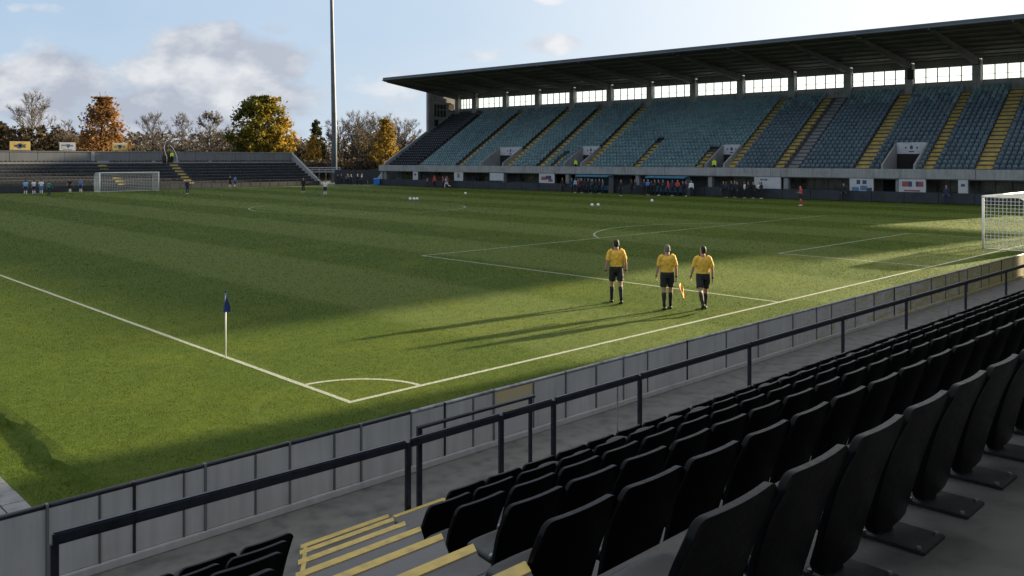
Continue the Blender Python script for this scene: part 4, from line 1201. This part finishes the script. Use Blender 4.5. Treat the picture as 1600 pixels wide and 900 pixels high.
tree('full round maple with green and gold leaves above the terrace wall', 'maple_tree', (80.3, 152.0, 0), 15.9, 5.7, 'leaf', 'leaf_maple', 11000, .33, seed=8, base=.1, nl=30, tonex=.32)
tree('bare brown tree just right of the maple', 'bare_tree', (92.5, 172.0, 0), 10.8, 3.4, 'bare', 'leaf_brown', 500, .26, seed=9, nl=13)
tree('thin pointed conifer turning gold, left of the mast', 'larch_tree', (101.3, 166.4, 0), 13.6, 2.6, 'leaf', 'leaf_conifer', 3400, .26, seed=10, shape='cone', base=.1, nl=26)
tree('bare tree half hidden by the mast', 'bare_tree', (100.2, 156.0, 0), 14.6, 3.0, 'bare', seed=11, nl=15, shape='vase')
tree('tall bare tree just right of the mast', 'bare_tree', (105.4, 156.4, 0), 16.6, 3.6, 'bare', seed=12, nl=17, shape='vase', bark='bark_pale')
tree('second tall bare tree right of the mast, behind the golden tree', 'bare_tree', (112.4, 164.0, 0), 16.0, 3.6, 'bare', seed=13, nl=16, shape='vase')
tree('bare tree rising behind the golden tree', 'bare_tree', (117.7, 164.5, 0), 17.0, 3.9, 'bare', seed=14, nl=17, shape='vase')
tree('bare tree nearest to the grandstand end', 'bare_tree', (118.3, 156.9, 0), 15.4, 3.6, 'bare', seed=15, nl=16, shape='vase')
tree('golden yellow tree in front of the grandstand end', 'golden_tree', (106.0, 147.0, 0), 12.2, 3.7, 'leaf', 'leaf_gold', 3400, .3, seed=16, shape='oval', base=.12, nl=18)
tree('thin dark bare tree between the mast and the golden tree', 'bare_tree', (103.5, 150.5, 0), 11.6, 2.6, 'bare', 'leaf_gold', 260, .24, seed=17, nl=14, shape='vase')
tree('small golden brown tree left of the mast', 'golden_tree', (96.5, 160, 0), 9.0, 2.8, 'leaf', 'leaf_gold', 900, .28, seed=18, shape='oval', base=.1, nl=14)
# undergrowth and the far wood, each one mass
def mass(name, label, pts, leaf, size, seed):
    nr = np.random.default_rng(seed); P = []
    for (a, b, h, dpt, n) in pts:
        a = np.array(a); b = np.array(b)
        f = nr.random((n, 1)); p = a*(1-f)+b*f
        hh = h*(.62+.38*np.sin(f*37+seed)*np.sin(f*13+1.3))+h*.12*np.sin(f*91)
        z = hh*(1-nr.random((n, 1))**1.6)
        P.append(np.concatenate([p+nr.normal(0, dpt, (n, 2)), z], 1))
    p = np.concatenate(P); n = len(p)
    s = size*(.5+nr.random((n, 1)))
    n1 = nr.normal(0, 1, (n, 3)); n1 /= np.linalg.norm(n1, axis=1, keepdims=True)
    n2 = np.cross(n1, nr.normal(0, 1, (n, 3))); n2 /= np.linalg.norm(n2, axis=1, keepdims=True)
    v = np.stack([p-n1*s, p+n2*s*.6, p+n1*s, p-n2*s*.6], 1).reshape(-1, 3)
    tone = np.clip(.5+.5*np.sin(p[:, 0]*.33)*np.sin(p[:, 1]*.41+1)*.7+nr.normal(0, .18, n), 0, 1)
    tag(link(name, np_mesh(name, v, np.arange(4*n).reshape(-1, 4), M[leaf], tone)), label, 'wood', kind='stuff')
mass('undergrowth', 'brown undergrowth and saplings below the trees', [((30, 205), (90, 190), 8.5, 2.5, 16000), ((90, 190), (126, 150), 9.5, 2.5, 16000), ((88, 160), (112, 146), 4.6, 1.5, 5000), ((36, 196), (70, 190), 7, 2, 6000)], 'leaf_under', .38, 5)
mass('far_wood', 'distant grey-brown wood closing the horizon', [((-80, 330), (150, 330), 15, 6, 16000), ((150, 330), (330, 190), 15, 6, 15000), ((330, 190), (380, -40), 15, 6, 6000)], 'leaf_far', .9, 6)

# ------------------------------------------------------------------ people
def human(pose, outfit, vox, hands=True):
    """returns dict of meshes for a figure facing +Y, feet on z=0"""
    g = dict(lt=0, rt=0, lk=4, rk=4, la=6, ra=6, ls=0, rs=0, le=10, re=10, lean=0, head=0, width=1.)
    g.update(pose)
    V = Vector
    hipz = .93
    def leg(sx, th, kn):
        hp = V((sx*.095, 0, 0)); a = R_(th)
        k = hp+V((sx*.01, math.sin(a)*.43, -math.cos(a)*.43)); b = a-R_(kn)
        an = k+V((0, math.sin(b)*.42, -math.cos(b)*.42)); return hp, k, an, b
    legs = {-1: leg(-1, g['lt'], g['lk']), 1: leg(1, g['rt'], g['rk'])}
    low = min(l[2].z for l in legs.values())
    base = -low+.085
    O = V((0, 0, base))
    ln = R_(g['lean'])
    def tor(x, y, z):      # torso coords above hip, leaned about the hip
        return O+V((x*g['width'], y*math.cos(ln)+z*math.sin(ln), z*math.cos(ln)-y*math.sin(ln)))
    def arm(sx, ab, sw, el, el_in=0):
        sh = tor(sx*.185, 0, .5); a, s_ = R_(ab), R_(sw)
        d = V((sx*math.sin(a), math.sin(s_)*math.cos(a), -math.cos(a)*math.cos(s_)))
        e = sh+d*.29; s2 = s_+R_(el)
        d2 = V((sx*math.sin(a)*.5-sx*math.sin(R_(el_in)), math.sin(s2), -math.cos(s2))).normalized()
        w = e+d2*.255; return sh, e, w, d2
    arms = {-1: arm(-1, g['la'], g['ls'], g['le'], g.get('lin', 0)), 1: arm(1, g['ra'], g['rs'], g['re'], g.get('rin', 0))}
    def torso(mb, inf, z0, z1):
        prof = [(-.06, .135, .1), (.02, .165, .118), (.1, .155, .108), (.2, .145, .1), (.32, .165, .115), (.42, .178, .118), (.475, .168, .1), (.51, .125, .082), (.54, .075, .066), (.575, .06, .062), (.62, .058, .062)]
        mb.rings([(tor(0, -.005 if z > .25 else 0, z), (a+inf)*g['width'], b+inf) for z, a, b in prof if z0 <= z <= z1], 16)
    body = MB(); torso(body, 0, -1, 1)
    hy = R_(g['head'])
    def hd(x, y, z): return tor(0, .015, .605)+V((x*math.cos(hy)-y*math.sin(hy), x*math.sin(hy)+y*math.cos(hy), z))
    hp = [(-.03, .045, .05, .0), (.0, .058, .068, .012), (.04, .068, .085, .012), (.09, .076, .096, .008), (.14, .077, .098, .002), (.18, .07, .088, -.002), (.21, .05, .062, -.004), (.225, .02, .026, -.004)]
    body.rings([(hd(0, y, z), a, b) for z, a, b, y in hp], 14)
    body.rings([(hd(0, .09, .085), .012, .01), (hd(0, .112, .07), .016, .012), (hd(0, .1, .055), .014, .008)], 6)   # nose
    for sx in (-1, 1): body.ball(hd(sx*.078, -.008, .085), .012, .024, .034, 8, 6)                                 # ears
    for sx in (-1, 1):
        body.ball(hd(sx*.03, .083, .1), .014, .01, .009, 6, 4)
    body.ball(hd(0, .09, .03), .026, .01, .009, 6, 4)
    for sx, (h_, k, an, b) in legs.items():
        h_, k, an = O+h_, O+k, O+an
        body.rings([(h_+V((0, 0, .03)), .09, .1), (h_.lerp(k, .3), .082, .088), (h_.lerp(k, .75), .06, .064), (k, .053, .057), (k.lerp(an, .28)+V((0, -.012, 0)), .055, .062), (k.lerp(an, .65), .042, .045), (an, .034, .038)], 12)
        f = V((0, math.cos(b*.35), math.sin(b)*.75)).normalized()
        body.rings([(an+V((0, -.045, -.04)), .03, .035), (an+f*.05+V((0, 0, -.045)), .038, .035), (an+f*.15+V((0, 0, -.06)), .04, .02)], 10)
    for sx, (sh, e, w, d2) in arms.items():
        body.rings([(sh+V((-sx*.035, 0, .0)), .052, .055), (sh.lerp(e, .2), .052, .055), (sh.lerp(e, .7), .042, .045), (e, .038, .04), (e.lerp(w, .3), .04, .041), (w, .026, .03)], 10)
        if hands:
            side = V((0, 1, 0)); side = (side-d2*side.dot(d2)).normalized(); nrm = d2.cross(side).normalized()
            nrm = nrm if nrm.x*sx < 0 else -nrm            # palm faces the body
            body.rings([(w, .024, .03), (w+d2*.04, .02, .04), (w+d2*.085+nrm*.005, .018, .04)], 10)
            for q, (o_, l_) in enumerate(((.03, .07), (.011, .08), (-.01, .075), (-.03, .058))):
                r0 = w+d2*.075+side*o_; r1 = r0+d2*l_*.5+nrm*.008; r2 = r1+d2*l_*.38+nrm*.022; r3 = r2+d2*l_*.2+nrm*.02
                body.tube([r0, r1, r2, r3], [.0095, .009, .0082, .006], 6)
            t0 = w+d2*.03+side*.034; t1 = t0+d2*.03+side*.022+nrm*.008; t2 = t1+d2*.034+side*.002+nrm*.012
            body.tube([t0, t1, t2], [.012, .0105, .008], 6)
        else: body.rings([(w, .026, .03), (w+d2*.08, .022, .04), (w+d2*.16, .014, .024)], 6)
    out = {}
    out['body'] = bake(body.mesh('person', M['skin'], True), [('REMESH', dict(mode='VOXEL', voxel_size=vox, use_smooth_shade=True)), ('SMOOTH', dict(factor=.5, iterations=2 if vox < .01 else 1))])
    hair = MB(); hair.rings([(hd(0, y-.014, z+.004), a+.003, b+.003) for z, a, b, y in [(.02, .05, .06, -.022), (.045, .064, .074, -.02), (.09, .076, .088, -.012), (.14, .079, .096, -.006), (.18, .073, .09, -.004), (.213, .054, .066, -.006), (.232, .022, .03, -.006)]], 14)
    out['hair'] = bake(hair.mesh('hair', M['hair_dark'], True), [('SUBSURF', dict(levels=1))])
    cv = vox*1.3 if vox < .01 else vox
    shirt = MB(); torso(shirt, .02, .0, .56) if outfit != 'kit' else torso(shirt, .018, .02, .545)
    for sx, (sh, e, w, d2) in arms.items():
        if outfit == 'kit': shirt.rings([(sh+V((-sx*.075, 0, .022)), .07, .074), (sh+V((-sx*.02, 0, .008)), .074, .076), (sh.lerp(e, .25), .068, .072), (sh.lerp(e, .82), .064, .07)], 12)
        else: shirt.rings([(sh+V((-sx*.05, 0, .01)), .075, .075), (sh.lerp(e, .3), .066, .07), (e, .056, .058), (w, .04, .044)], 10)
    tex = bpy.data.textures.get('folds') or bpy.data.textures.new('folds', 'CLOUDS'); tex.noise_scale = .09
    out['shirt'] = bake(shirt.mesh('shirt', M['ref_yellow'], True), [('REMESH', dict(mode='VOXEL', voxel_size=cv, use_smooth_shade=True)), ('SMOOTH', dict(factor=.5, iterations=3 if vox < .01 else 1))]+([('DISPLACE', dict(texture=tex, strength=.04, mid_level=.5))] if vox < .01 else []))
    sh_ = MB(); torso(sh_, .028 if outfit == 'kit' else .024, -.1, .12)
    for sx, (h_, k, an, b) in legs.items():
        h_, k, an = O+h_, O+k, O+an
        if outfit == 'kit': sh_.rings([(h_+V((0, 0, .04)), .098, .112), (h_.lerp(k, .3), .1, .112), (h_.lerp(k, .72)+V((sx*.004, 0, 0)), .095, .105)], 12)
        else: sh_.rings([(h_+V((0, 0, .04)), .098, .112), (h_.lerp(k, .5), .085, .094), (k, .07, .076), (k.lerp(an, .5), .066, .072), (an+V((0, 0, .01)), .058, .064)], 10)
    out['shorts'] = bake(sh_.mesh('shorts', M['cloth_black'], True), [('REMESH', dict(mode='VOXEL', voxel_size=cv, use_smooth_shade=True)), ('SMOOTH', dict(factor=.5, iterations=3 if vox < .01 else 1))]+([('DISPLACE', dict(texture=tex, strength=.02, mid_level=.5))] if vox < .01 else []))
    for nm, sx in (('l', -1), ('r', 1)):
        h_, k, an, b = legs[sx]; k, an = O+k, O+an
        f = V((0, math.cos(b*.35), math.sin(b)*.75)).normalized(); dn = (an-k).normalized()
        if outfit == 'kit':
            so_ = MB(); so_.rings([(k.lerp(an, .1), .06, .066), (k.lerp(an, .3)+V((0, -.012, 0)), .062, .07), (k.lerp(an, .65), .05, .054), (an, .042, .046)], 12)
            out['sock_'+nm] = so_.mesh('sock', M['cloth_black'], True)
        hb = an+dn*.05-f*.05
        s_ = MB(); s_.rings([(hb-f*.02+V((0, 0, .015)), .03, .03), (hb+V((0, 0, .012)), .04, .046), (hb+f*.1+V((0, 0, .0)), .045, .045), (hb+f*.19-V((0, 0, .012)), .048, .03), (hb+f*.25-V((0, 0, .016)), .036, .02), (hb+f*.265-V((0, 0, .018)), .015, .01)], 12)
        out['shoe_'+nm] = s_.mesh('shoe', M['shoe'], True)
    out['_wrist_r'] = arms[1][2]; out['_dir_r'] = arms[1][3]; out['_wrist_l'] = arms[-1][2]
    return out
PCACHE = {}
def person(label, loc, face, pose, outfit, cols, vox=.024, scale=1., cat='person', group=None, name='person', hands=None):
    """face = compass angle (radians) of the facing direction in XY"""
    key = (pose, outfit, vox)
    if key not in PCACHE: PCACHE[key] = human(POSES[pose], outfit, vox, hands=vox < .01)
    P = PCACHE[key]
    b = link(name, P['body']); b.location = loc; b.rotation_euler = (0, 0, face-math.pi/2); b.scale = (scale,)*3
    tag(b, label, cat, group)
    b.material_slots[0].link = 'OBJECT'; b.material_slots[0].material = M[cols.get('skin', 'skin')]
    for nm, part in (('hair', 'hair'), ('shirt', 'shirt' if outfit == 'kit' else 'jacket'), ('shorts', 'shorts' if outfit == 'kit' else 'trousers'), ('sock_l', 'sock'), ('sock_r', 'sock'), ('shoe_l', 'shoe'), ('shoe_r', 'shoe')):
        if nm not in P: continue
        c = link(part, P[nm], b)
        k = nm.split('_')[0]; mt = cols.get(k)
        if mt: c.material_slots[0].link = 'OBJECT'; c.material_slots[0].material = M[mt]
    return b
POSES = {
 'stand': dict(la=7, ra=7, lt=2, rt=-2, width=1),
 'wide': dict(la=14, ra=12, lt=3, rt=-4, le=25, re=18, ls=-5),
 'walk': dict(lt=20, rt=-16, lk=8, rk=22, ls=-18, rs=20, le=18, re=22),
 'run': dict(lt=42, rt=-25, lk=50, rk=45, ls=-35, rs=38, le=70, re=70, lean=10),
 'hips': dict(la=38, ra=38, ls=-12, rs=-12, le=55, re=55, lin=40, rin=40),
 'folded': dict(la=12, ra=12, ls=12, rs=12, le=85, re=85, lin=48, rin=48),
 'ref_a': dict(lt=10, rt=-8, lk=4, rk=8, la=15, ra=15, ls=-3, rs=2, le=12, re=12, head=0),
 'ref_b': dict(lt=-6, rt=7, lk=7, rk=3, la=12, ra=10, ls=4, rs=-3, le=16, re=10, head=0),
 'ref_c': dict(lt=-24, rt=15, lk=22, rk=2, la=15, ra=12, ls=6, rs=-4, le=22, re=14, head=28),
}
away = AZ+R_(4)
refs = []
r_cols = dict(shirt='ref_yellow', shorts='cloth_black', sock='cloth_black', shoe='shoe')
refs.append(person('referee in yellow shirt and black shorts, tallest and leftmost of the three walking away', (19.55, 15.78, .0), away, 'ref_a', 'kit', dict(r_cols, hair='hair_dark'), .006, 1.05))
refs.append(person('grey-haired assistant referee in yellow shirt, in the middle, carrying a flag', (19.75, 14.13, .0), away-R_(2), 'ref_b', 'kit', dict(r_cols, hair='hair_grey'), .006, 1.02))
refs.append(person('dark-haired referee in yellow shirt, rightmost of three, head turned left and mid-stride', (20.35, 13.36, .0), away-R_(4), 'ref_c', 'kit', dict(r_cols, hair='hair_dark'), .006, 1.02))
# watches / wristbands are part of the figure's look: thin black cuffs
for o, key in zip(refs, ('ref_a', 'ref_b', 'ref_c')):
    P = PCACHE[(key, 'kit', .006)]
    for kk_ in ('_wrist_r', '_wrist_l'):
        w = P[kk_]; mb = MB(); mb.tube([w+Vector((0, 0, .02)), w-Vector((0, 0, .015))], .036, 10); mb.build('wristband', M['cloth_black'], o, smooth=True)
# assistant's flag
P = PCACHE[('ref_b', 'kit', .006)]
mw = Matrix.Translation(refs[1].location) @ Matrix.Rotation(refs[1].rotation_euler.z, 4, 'Z') @ Matrix.Scale(1.02, 4)
hp = mw @ (P['_wrist_r']+P['_dir_r']*.09)
fl_ = thing('linesman_flag', 'orange and yellow chequered flag hanging from the middle referee hand', 'flag', hp)
dirv = (RGT*.36+Vector((0, 0, -1))-FWD*.05).normalized()
q = MB(); q.tube([-dirv*.12, dirv*.58], .009, 8); q.build('stick', M['black_iron'], fl_, smooth=True)
mb = MB(); nu, nv = 12, 6
sidev = (RGT*.5+FWD*.35+Vector((0, 0, -.5))); sidev = (sidev-dirv*sidev.dot(dirv)).normalized()
outv = dirv.cross(sidev)
for off in (-.0012, .0012):
    for j in range(nv+1):
        for i in range(nu+1):
            a, b = i/nu, j/nv
            p = dirv*(.14+.42*a)+sidev*(.012+.17*b*(1-.25*a))+outv*(.03*math.sin(a*9+b*5)*b+off)
            mb.v.append(tuple(p))
n = (nu+1)*(nv+1)
for off in (0, n):
    for j in range(nv):
        for i in range(nu):
            a = off+j*(nu+1)+i; mb.f.append((a, a+1, a+nu+2, a+nu+1)); mb.mi.append(((i*2//nu)+(j*2//nv)) % 2)
mb.build('cloth', [M['flag_orange'], M['flag_yellow']], fl_, smooth=True)

K = lambda sh, so='cloth_black', sk='cloth_white', **k: dict(shirt=sh, shorts=so, sock=sk, **k)
TS = lambda c='cloth_black', **k: dict(shirt=c, shorts=k.pop('legs', c), **k)
warm = 'players warming up at the far end'
person('player in light blue shirt, leftmost of the group at far left', (28.6, 109.8, 0), 1.2, 'stand', 'kit', K('cloth_sky', 'cloth_navy'), group=warm)
person('player in white shirt standing second in the far left group', (29.5, 110.0, 0), 1.9, 'stand', 'kit', K('cloth_white', 'cloth_navy'), group=warm)
person('player in pale shirt and blue shorts, third in the far left group', (30.4, 110.4, 0), 1.2, 'wide', 'kit', K('cloth_white', 'cloth_blue', hair='hair_brown'), group=warm)
person('player in green bib and dark trousers right of the far left group', (29.9, 105.6, 0), .6, 'walk', 'track', dict(shirt='cloth_green', shorts='cloth_navy'), group=warm)
person('coach in black standing left of the far goal', (34.0, 112.0, 0), 3.6, 'hips', 'kit', K('cloth_black'), group=warm)
person('player in bright blue shirt left of the far goal', (35.1, 111.6, 0), 4.0, 'stand', 'kit', K('cloth_blue', 'cloth_navy'), group=warm)
person('goalkeeper in navy standing before the right post of the far goal', (43.5, 100.4, 0), 4.6, 'stand', 'track', TS('cloth_navy', shoe='shoe_white'), group=warm)
person('person in dark tracksuit, left of a pair right of the far goal', (56.3, 115.6, 0), 4.2, 'stand', 'kit', K('cloth_black'), group=warm)
person('player in light blue shirt beside the dark tracksuit person', (56.95, 115.4, 0), .3, 'walk', 'kit', K('cloth_blue', 'cloth_navy'), group=warm)
person('coach in black standing alone right of the terrace', (56.5, 96.0, 0), 4.4, 'stand', 'track', TS('cloth_black', shoe='shoe_white'), group=warm)
person('player in white shirt and dark shorts alone near the halfway line', (52.4, 84.3, 0), 4.3, 'wide', 'kit', K('cloth_white', 'cloth_navy'), group=warm)
# spectators in the corner gap
for k, (p, pz) in enumerate([((75.3, 117.4), 'stand'), ((75.9, 117.3), 'folded'), ((76.6, 116.6), 'hips'), ((77.1, 116.4), 'stand'), ((77.7, 115.5), 'wide'), ((78.3, 115.2), 'stand')]):
    person(['steward in black, leftmost in the corner gap', 'steward in dark coat with folded arms in the corner gap', 'grey-coated person third in the corner gap', 'person in navy fourth in the corner gap', 'person in black fifth in the corner gap', 'person in dark jacket nearest the blue bin'][k], (p[0], p[1], 0), 4.0+.3*k, pz, 'track', TS(['cloth_black', 'cloth_navy', 'cloth_grey', 'cloth_navy', 'cloth_black', 'cloth_grey'][k], legs='cloth_black'), scale=.98+.02*(k % 3), group='people in the corner gap')
def onst(s, t, z=0): return tuple(W_(s, t, z))
pit = math.atan2(-T.y, -T.x)     # facing the pitch
person('person in red crouched look at the left end of the perimeter board', onst(11.0, -.7), pit, 'folded', 'track', TS('cloth_red', legs='cloth_navy'), scale=.8, group='people by the perimeter board')
person('player in red jacket and black trousers at the left of the perimeter board', onst(12.9, -1.0), pit+.4, 'stand', 'track', TS('cloth_red', legs='cloth_black'), group='people by the perimeter board')
person('left of two players in red close together by the board', onst(14.6, -.9), pit-.6, 'stand', 'track', TS('cloth_red', legs='cloth_black'), scale=.95, group='people by the perimeter board')
person('right of two players in red close together by the board', onst(15.3, -.8), pit+.9, 'wide', 'track', TS('cloth_red', legs='cloth_navy'), scale=.97, group='people by the perimeter board')
person('player in light blue and white running past the players in red', onst(16.1, -1.6), pit-1.2, 'run', 'kit', K('cloth_sky', 'cloth_white'), group='people by the perimeter board')
person('person in dark coat standing at the doorway left of the first dugout', onst(36.4, -.5), pit, 'stand', 'track', TS('cloth_black'), group='people by the perimeter board')
first_cols = ['cloth_navy', 'cloth_sky', 'cloth_red', 'cloth_navy', 'cloth_black', 'cloth_navy', 'cloth_black', 'cloth_blue', 'cloth_navy', 'cloth_black', 'cloth_navy', 'cloth_grey']
cn = {'cloth_navy': 'navy', 'cloth_sky': 'light blue', 'cloth_red': 'red', 'cloth_black': 'black', 'cloth_blue': 'blue', 'cloth_grey': 'grey', 'cloth_white': 'white'}
for k, c in enumerate(first_cols):
    person('squad member in %s, %s from the left at the left dugout' % (cn[c], ordw(k+1)), onst(39.0+k*.42+U(-.1, .1), -1.75+U(-.25, .2)), pit+U(-.9, .9), random.choice(('stand', 'folded', 'hips', 'wide')), 'track', TS(c, legs='cloth_black', skin='skin_dark' if k % 4 == 1 else 'skin', hair='hair_brown' if k % 3 == 0 else 'hair_dark', shoe='shoe_white' if k % 3 == 1 else 'shoe'), scale=U(.97, 1.04), group='squad at the left dugout')
person('coach in black standing on the grass between the two dugouts', (76.3, 60.9, 0), math.pi+.2, 'stand', 'track', TS('cloth_black', shoe='shoe_white'), scale=1.03, group='people by the perimeter board')
person('left of two dark figures by the doorway between the dugouts', onst(47.3, -1.0), pit, 'folded', 'track', TS('cloth_black', skin='skin_dark'), group='people by the perimeter board')
person('right of two dark figures by the doorway between the dugouts', onst(47.9, -1.1), pit-.5, 'stand', 'track', TS('cloth_navy'), group='people by the perimeter board')
sec_cols = ['cloth_navy', 'cloth_blue', 'cloth_black', 'cloth_navy', 'cloth_black', 'cloth_navy', 'cloth_red', 'cloth_navy', 'cloth_red', 'cloth_black', 'cloth_navy', 'cloth_white']
sx_pos = [49.6, 50.1, 50.7, 51.2, 51.7, 52.2, 52.85, 53.4, 54.1, 54.75, 55.1, 55.7]
for k, c in enumerate(sec_cols):
    person('squad member in %s, %s from the left at the right dugout' % (cn[c], ordw(k+1)), onst(sx_pos[k], -1.75+U(-.25, .15)), pit+U(-.8, .8), random.choice(('stand', 'folded', 'hips', 'wide')), 'track', TS(c, legs='cloth_black' if c != 'cloth_white' else 'cloth_navy', skin='skin_dark' if k % 5 == 2 else 'skin', shoe='shoe_white' if k % 3 == 1 else 'shoe'), scale=U(.95, 1.04), group='squad at the right dugout')
third = ['cloth_black', 'cloth_navy', 'cloth_black', 'cloth_navy', 'cloth_black', 'cloth_white', 'cloth_black', 'cloth_black', 'cloth_white', 'cloth_black']
tx = [59.4, 59.8, 60.2, 60.6, 61.1, 61.75, 62.3, 62.75, 63.4, 63.8]
for k, c in enumerate(third):
    person('substitute in %s, %s from the left in the group left of the wide white board' % (cn[c], ordw(k+1)), onst(tx[k], -1.0+U(-.3, .3)), pit+U(-.8, .8), random.choice(('stand', 'folded', 'hips', 'wide')), 'track', TS(c, legs='cloth_black', skin='skin_dark' if k % 4 == 1 else 'skin', shoe='shoe_white' if k % 2 else 'shoe'), scale=U(.97, 1.04), group='group beside the wide white board')
person('player in red shirt and red socks alone on the grass before the grandstand', (72.3, 37.2, 0), math.pi*.75, 'folded', 'kit', dict(shirt='cloth_red', shorts='cloth_black', sock='cloth_red', shoe='shoe_white'), group='people by the perimeter board')
person('coach in black at the board under the blue player poster', onst(72.3, -.7), pit, 'stand', 'track', TS('cloth_black'), group='people by the perimeter board')
person('dark figure at the board left of the tall narrow sign', onst(81.7, -.7), pit, 'stand', 'track', TS('cloth_navy'), group='people by the perimeter board')
person('steward in yellow hi-vis jacket in the gap of the terrace wall', (51.9, TY+6.9, .6+TI*7+.045), -1.6, 'stand', 'track', dict(shirt='hivis', shorts='cloth_black'))
person('steward in hi-vis vest in the seating entrance above the left dugout', onst(36.1, 2.6, Z0-.35), pit, 'stand', 'track', dict(shirt='hivis', shorts='cloth_black'), scale=.98)
person('steward in hi-vis jacket in the seating entrance above the right dugout', onst(56.7, 1.7, Z0-.35), pit, 'stand', 'track', dict(shirt='hivis', shorts='cloth_black'), scale=1.0)

# ------------------------------------------------------------------ balls, corner flag
def ball_mesh():
    bm = bmesh.new(); bmesh.ops.create_icosphere(bm, subdivisions=3, radius=.115)
    for v in bm.verts: v.co.z += .115
    me = bpy.data.meshes.new('football'); bm.to_mesh(me); bm.free(); me.materials.append(M['ball'])
    me.polygons.foreach_set('use_smooth', [True]*len(me.polygons)); return me
bme = ball_mesh()
for (x, y, lab) in [(52.95, 69.3, 'left white football of the row of three on the centre of the pitch'), (53.22, 69.0, 'middle white football of the row of three on the centre of the pitch'), (53.45, 68.8, 'right white football of the row of three on the centre of the pitch'), (66.1, 75.9, 'white football lying alone beyond the row of three'), (57.3, 48.95, 'left of the two white footballs near the penalty arc'), (57.7, 48.6, 'right of the two white footballs near the penalty arc'), (67.4, 50.0, 'white football lying alone in front of the right dugout')]:
    o = link('football', bme); o.location = (x, y, .012); o.scale = (1.25,)*3; tag(o, lab, 'ball', 'footballs on the pitch')
cf = thing('corner_flag', 'blue corner flag on a white pole beside the touchline', 'flag', (8.3, 17.25, 0))
q = MB(); q.tube([(0, 0, 0), (0, 0, 1.36)], .014, 8); q.build('pole', M['white_paint'], cf, smooth=True)
q = MB(); nu, nv = 8, 6
for off in (-.002, .002):
    for j in range(nv+1):
        for i in range(nu+1):
            a, b = i/nu, j/nv       # a: out from pole, b: down
            w = .05+.13*b
            p = RGT*(a*w*.75-.5*w*.35+.02*math.sin(b*5+a*4))+FWD*(.04*math.sin(a*7+b*3)*b+off-.02)
            q.v.append((p.x, p.y, 1.40-b*.44-.03*a*math.sin(b*3)))
n = (nu+1)*(nv+1)
for off in (0, n):
    for j in range(nv):
        for i in range(nu):
            a = off+j*(nu+1)+i; q.f.append((a, a+1, a+nu+2, a+nu+1)); q.mi.append(0)
q.build('flag_cloth', M['flag_blue'], cf, smooth=True)
